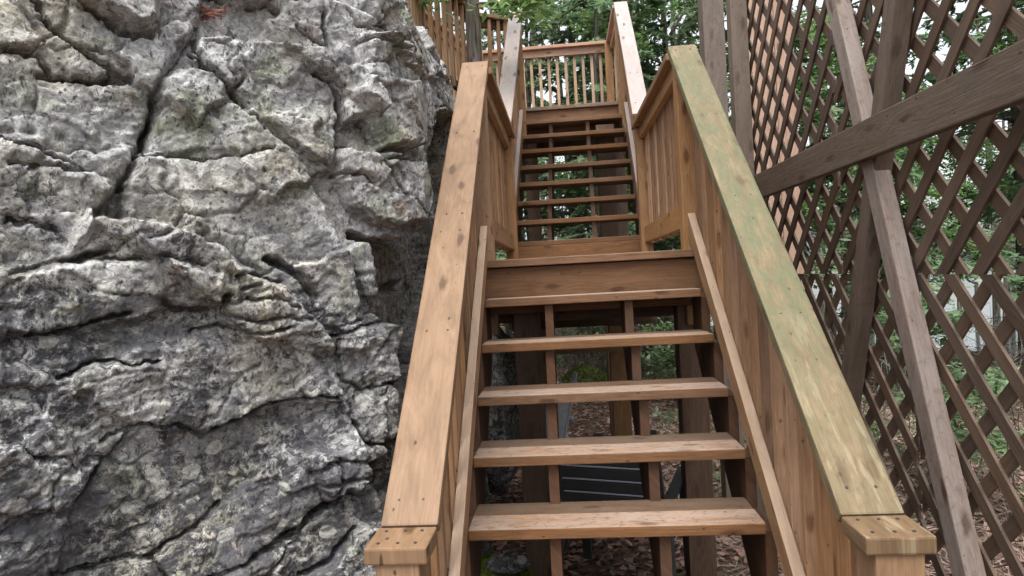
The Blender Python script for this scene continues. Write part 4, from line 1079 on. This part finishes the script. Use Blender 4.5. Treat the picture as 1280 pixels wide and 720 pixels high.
# a far wood that closes the view: leaf masses and thin stems
def far_wood():
    n = 22000
    x = rs.uniform(-22, 34, n); y = rs.uniform(15, 30, n); h = rs.uniform(0, 1, n) ** 1.25 * 11
    Q = np.stack([x, y, h], -1)
    m = fbm(Q * .38, 3, 90) + .25 * fbm(Q * 1.4, 2, 93) > .02 + (h - 1.5) * .07
    side = np.stack([rs.uniform(13, 26, n), rs.uniform(-8, 16, n), rs.uniform(0, 1, n) ** 1.25 * 11], -1)
    ms = fbm(side * .38, 3, 95) > (side[:, 2] - 2) * .045
    Q = np.concatenate([Q[m], side[ms][::2]]); Q[:, 2] += np.array([gz(a, b) for a, b in zip(Q[:, 0], Q[:, 1])])
    lk = .62 * Q[:, 0] + .58 * Q[:, 1] - 11.2
    Q = Q[(lk < 3) | (np.hypot(Q[:, 0], Q[:, 1]) > 27)]
    k = len(Q); A = rand_dirs(k, rs, .6); Bv = np.cross(A, rand_dirs(k, rs)); Bv /= np.linalg.norm(Bv, axis=1)[:, None] + 1e-6
    l = rs.uniform(.07, .17, (k, 1))
    me = quads_mesh('far_wood', Q, A * l, Bv * l * .5, M['far'])
    o = link('far_wood', me, None); o['kind'] = 'stuff'; o['label'] = 'hazy mass of distant woodland foliage'; o['category'] = 'wood'
    paths = []
    for i in range(150):
        xx = rs.uniform(-16, 26); yy = rs.uniform(14.5, 26); r = rs.uniform(.04, .14); g = gz(xx, yy)
        paths.append(([(xx, yy, g - .2), (xx + rs.normal(0, .15), yy, g + 4), (xx + rs.normal(0, .3), yy, g + 9)], [r, r * .75, r * .4]))
    V, F = tube_mesh(paths, 5)
    o = link('far_trunks', mesh_from('far_trunks', V, F, M['bark']), None); o['kind'] = 'stuff'; o['label'] = 'thin trunks of the distant woodland'; o['category'] = 'wood'
far_wood()

# undergrowth twig thicket seen through the steps and the lattice
def thicket():
    paths = []
    for (n, x0, x1, y0, y1, hh) in ((260, -.9, 2.2, 8.6, 12.5, 2.6), (420, 1.8, 8, 3.2, 10, 1.7)):
        for p in on_ground(n, x0, x1, y0, y1):
            cur = Vector(p); L = rs.uniform(.5, 1) * hh; d = Vector((rs.normal(0, .45), rs.normal(0, .45), 1)).normalized(); pts = []; r = rs.uniform(.003, .008)
            for i in range(6):
                pts.append(tuple(cur)); d = (d + Vector(rs.normal(0, .22, 3))).normalized(); cur = cur + d * L / 6
            paths.append((pts, [r * (1 - .14 * i) for i in range(6)]))
            for k in (1, 2, 3, 4, 5):
                e = Vector(rs.normal(0, 1, 3)); e.z = e.z * .5 + .2; e.normalize(); q = Vector(pts[k]); l = L * rs.uniform(.15, .4)
                p2 = []
                for j in range(4): p2.append(tuple(q)); e = (e + Vector(rs.normal(0, .3, 3))).normalized(); q = q + e * l / 4
                paths.append((p2, [r * .55, r * .45, r * .35, r * .2]))
    V, F = tube_mesh(paths, 4)
    o = link('twig_thicket', mesh_from('twig_thicket', V, F, M['twig']), None); o['kind'] = 'stuff'; o['label'] = 'bare grey twig thicket under the trees'; o['category'] = 'thicket'
thicket()
def cover():
    n = 15000
    C = on_ground(n, .9, 8, 3, 13); m = fbm(C * np.array([.8, .8, 0]) + 3, 3, 66) > .02; C = C[m]; k = len(C)
    C[:, 2] += rs.uniform(0, .22, k) ** 1.2
    A = rand_dirs(k, rs, .6); Bv = np.cross(A, rand_dirs(k, rs)); Bv /= np.linalg.norm(Bv, axis=1)[:, None] + 1e-6
    l = rs.uniform(.02, .055, (k, 1))
    o = link('ground_cover', quads_mesh('ground_cover', C, A * l, Bv * l * .45, M['bushleaf']), None); o['kind'] = 'stuff'; o['label'] = 'low green ground cover between the trees'; o['category'] = 'ground cover'
cover()

# slim cedar growing between rock and landing, with a leafy bough hanging in at the top
ct = empty('cedar_tree', (-.655, 5.55, .2), 'dark barked cedar trunk growing between the rock and the landing railing', 'tree')
tp = [(.0, .0, -1.6), (-.01, .0, 0), (.0, .0, 1.2), (.012, .01, 2.2), (.0, .0, 4.2), (-.05, .0, 6.5)]
paths = [(tp, [.09, .075, .064, .060, .05, .03])]
cc, ca, cb = [], [], []
rg = np.random.RandomState(9)
for (z, az, L, el) in ((2.12, 5.9, .9, -.02), (2.15, 3.5, 1.2, .02), (2.2, .3, .9, -.05), (2.35, .2, 1.3, -.02), (2.5, 3.3, 1.5, -.06), (2.75, 1.2, 1.4, .0), (2.65, 4.4, 1.2, -.1), (2.6, 5.6, 1.3, -.1), (3.0, 2.4, 1.6, -.05), (3.3, 5.9, 1.5, .0), (3.6, 3.9, 1.5, .0), (3.9, 1.0, 1.6, .0)):
    d = Vector((math.cos(az), math.sin(az), el)); cur = Vector((0, 0, z)); pts = []
    for k in range(7):
        pts.append(tuple(cur)); d = (d + Vector(rg.normal(0, .12, 3)) + Vector((0, 0, -.035))).normalized(); cur = cur + d * L / 7
    paths.append((pts, [.014 * (1 - .13 * k) for k in range(7)]))
    m = 150; u = rg.uniform(1.5, 5.99, m); i = u.astype(int); P = np.array(pts); c = P[i] + (P[i + 1] - P[i]) * (u - i)[:, None] + rg.normal(0, .085, (m, 3)) * np.array([1, 1, .6])
    a = rand_dirs(m, rg, .5) + np.array([0, 0, -.25]); a /= np.linalg.norm(a, axis=1)[:, None]; b = np.cross(a, rand_dirs(m, rg) * .5 + np.array([0, 0, 1])); b /= np.linalg.norm(b, axis=1)[:, None]
    l = rg.uniform(.03, .06, (m, 1)); cc.append(c); ca.append(a * l); cb.append(b * l * .6)
V, F = tube_mesh(paths, 12); o = link('trunk', mesh_from('trunk', V, F, M['bark'], True), None, ct)
o = link('crown', quads_mesh('crown', np.concatenate(cc), np.concatenate(ca), np.concatenate(cb), M['maple'], True, .006), None, ct)

# --- rocks and moss behind the steps
stone('boulder', (-.62, 4.35, -.85), (.42, .5, .62), 31, 'smooth grey boulder under the landing beside the left support post', M['rock'])
stone('boulder', (-.42, 3.05, -1.62), (.30, .34, .26), 32, 'dark mossy boulder on the ground under the lowest steps', M['rock'])
stone('stone', (-.33, 2.95, -1.32), (.10, .08, .045), 33, 'small pale stone resting on the dark mossy boulder', M['rock'], None, 3)
stone('stone', (.42, 3.35, -1.74), (.26, .2, .10), 34, 'flat brown stone half buried in front of the charcoal chair', M['rock'], None, 3)
stone('stone', (.66, 4.55, -1.76), (.16, .14, .13), 35, 'pale stone in leaf litter beside the charcoal chair', M['rock'], None, 3)
def moss(name, c, r, label, n):
    P = rand_dirs(n, rs); P[:, 2] = np.abs(P[:, 2]); C = P * np.array(r) + np.array(c); A = rand_dirs(n, rs); Bv = np.cross(A, P); Bv /= np.linalg.norm(Bv, axis=1)[:, None] + 1e-6
    me = quads_mesh(name, C, A * .02, Bv * .009, M['moss']); o = link(name, me, None); tag(o, label, 'moss')
moss('moss_cushion', (.45, 3.38, -1.70), (.15, .11, .10), 'yellow green moss cushion on the flat stone by the chair', 1800)
moss('moss_cushion', (.25, 9.3, -1.68), (.38, .3, .34), 'bright green moss mound on the forest floor seen between the steps', 2600)
moss('moss_cushion', (-.42, 3.0, -1.43), (.2, .2, .09), 'dark olive moss patch on top of the boulder under the lowest steps', 1800)

# --- slatted garden chairs behind the steps, backs turned to them
def chair(cx, cy, rz, mat, label):
    g = gz(cx, cy) + .005
    t = empty('garden_chair', (cx, cy, g), label, 'chair', 'garden chairs under the stairs', rz)
    W0 = world_of(t)
    def part(nm, boards, par=t, m=mat):
        w = Wood(.005)
        for a, b, ww, tt, up in boards: w.board(W0 @ Vector(a), W0 @ Vector(b), ww, tt, W0.to_3x3() @ Vector(up), .005, cuts=4)
        return w.build(nm, m, par)
    # local +y is the way the chair faces; the back leans over towards -y
    by = lambda z: -.02 - (z - .36) * .26
    bs = []
    for k in range(7):
        z = .44 + k * .0735; hw = .255 - .004 * k
        bs.append(((-hw, by(z), z), (hw, by(z), z), .062, .012, (0, -1, -.26)))
    bk = part('backrest', bs)
    part('slat_highlight', [((-.235, by(.44 + k * .0735 - .034) - .002, .44 + k * .0735 - .0335), (.235, by(.44 + k * .0735 - .034) - .002, .44 + k * .0735 - .0335), .009, .012, (0, -1, -.26)) for k in range(1, 7)], bk, M['plastic_pale'])  # added pale strips that stand in for highlights along the slats
    for s in (-1, 1): part('back_frame', [((s * .27, by(.30), .30), (s * .25, by(.98), .98), .045, .03, (0, -1, -.26))], bk)
    part('back_rib', [((-.02, by(.4) + .016, .4), (-.02, by(.95) + .016, .95), .05, .014, (0, -1, -.26))], bk)
    part('seat', [((-.26, .03 + k * .075, .40 + .006 * k), (.26, .03 + k * .075, .40 + .006 * k), .062, .014, (0, 0, 1)) for k in range(6)])
    for s in (-1, 1):
        part('armrest', [((s * .30, -.12, .60), (s * .31, .40, .63), .055, .024, (0, 0, 1)), ((s * .31, .38, .632), (s * .31, .46, .585), .052, .024, (0, .6, 1)), ((s * .31, .452, .592), (s * .31, .475, .50), .05, .024, (0, 1, .2))])
        part('leg', [((s * .30, .47, .52), (s * .305, .52, 0), .055, .028, (0, 1, 0))])
        part('leg', [((s * .275, -.02, .60), (s * .30, -.16, 0), .06, .03, (0, 1, 0))])
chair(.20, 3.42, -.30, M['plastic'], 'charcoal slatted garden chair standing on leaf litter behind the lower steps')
chair(-.20, 5.0, 1.2, M['plastic_pale'], 'pale blue grey slatted garden chair mostly hidden behind the left support post')

# dry sprig caught on a ledge high on the rock
def sprig():
    i, j = int(np.argmin(np.abs(sa - SPRIG[0]))), int(np.argmin(np.abs(ta - SPRIG[1])))
    c = Pn[i, j] + Nn[i, j] * .02; n = 30
    C = c + rs.normal(0, 1, (n, 3)) * np.array([.035, .012, .012]); A = rand_dirs(n, rs, .3); Bv = np.cross(A, rand_dirs(n, rs)); Bv /= np.linalg.norm(Bv, axis=1)[:, None]
    o = link('dry_sprig', quads_mesh('dry_sprig', C, A * .028, Bv * .0035, M['sprig']), None)
    tag(o, 'rusty brown dry sprig caught on a ledge high on the rock', 'sprig')
sprig()
# --- light and camera
w = bpy.data.worlds.new('World'); SC.world = w; w.use_nodes = True
nt = w.node_tree; nt.nodes.clear()
sky = nt.nodes.new('ShaderNodeTexSky'); sky.sky_type = 'NISHITA'; sky.sun_disc = False
EL, AZ = math.radians(66), math.radians(188)
sky.sun_elevation = EL; sky.sun_rotation = AZ
sky.air_density = 1.0; sky.dust_density = 3.0; sky.ozone_density = 1.0; sky.altitude = 100
hs = nt.nodes.new('ShaderNodeHueSaturation'); hs.inputs['Saturation'].default_value = .22; hs.inputs['Value'].default_value = 1.0
bg = nt.nodes.new('ShaderNodeBackground'); bg.inputs['Strength'].default_value = .15
out = nt.nodes.new('ShaderNodeOutputWorld')
# overcast: the cloud deck is brighter overhead than near the horizon
tc = nt.nodes.new('ShaderNodeTexCoord'); sx = nt.nodes.new('ShaderNodeSeparateXYZ'); nt.links.new(tc.outputs['Generated'], sx.inputs[0])
mr = nt.nodes.new('ShaderNodeMapRange'); mr.inputs['From Min'].default_value = 0; mr.inputs['From Max'].default_value = 1; mr.inputs['To Min'].default_value = .75; mr.inputs['To Max'].default_value = 1.7
nt.links.new(sx.outputs[2], mr.inputs['Value'])
mu = nt.nodes.new('ShaderNodeVectorMath'); mu.operation = 'SCALE'
nt.links.new(sky.outputs[0], hs.inputs['Color']); nt.links.new(hs.outputs[0], mu.inputs[0]); nt.links.new(mr.outputs[0], mu.inputs['Scale']); nt.links.new(mu.outputs[0], bg.inputs[0]); nt.links.new(bg.outputs[0], out.inputs[0])
sun = bpy.data.lights.new('sun', 'SUN'); sun.energy = 1.25; sun.angle = math.radians(35); sun.color = (1, .965, .91)
so = bpy.data.objects.new('sun', sun); COL.objects.link(so)
# Nishita: rotation 0 puts the sun at +Y, turning clockwise seen from above
sd = Vector((math.sin(AZ) * math.cos(EL), math.cos(AZ) * math.cos(EL), math.sin(EL)))
so.rotation_euler = sd.to_track_quat('Z', 'Y').to_euler()

cam = bpy.data.cameras.new('camera'); co = bpy.data.objects.new('camera', cam); COL.objects.link(co)
cam.sensor_width = 36; cam.lens = 815.96 / 1280 * 36; cam.clip_start = .05; cam.clip_end = 500
yaw, pitch, roll = .0786, -.0189, .0549
Rv = Vector((math.cos(yaw), math.sin(yaw), 0)); Fh = Vector((-math.sin(yaw), math.cos(yaw), 0))
Fv = Fh * math.cos(pitch) + Vector((0, 0, math.sin(pitch))); Uv = Rv.cross(Fv)
cr, sr = math.cos(roll), math.sin(roll)
X = Rv * cr - Uv * sr; Y = Rv * sr + Uv * cr; Z = -Fv
co.matrix_world = Matrix(((X.x, Y.x, Z.x, 0), (X.y, Y.y, Z.y, 0), (X.z, Y.z, Z.z, 0), (0, 0, 0, 1)))
SC.camera = co
vs = SC.view_settings; vs.view_transform = 'Standard'; vs.look = 'None'; vs.gamma = 1; vs.use_curve_mapping = False
vs.exposure = 1.15
SC.cycles.max_bounces = 6
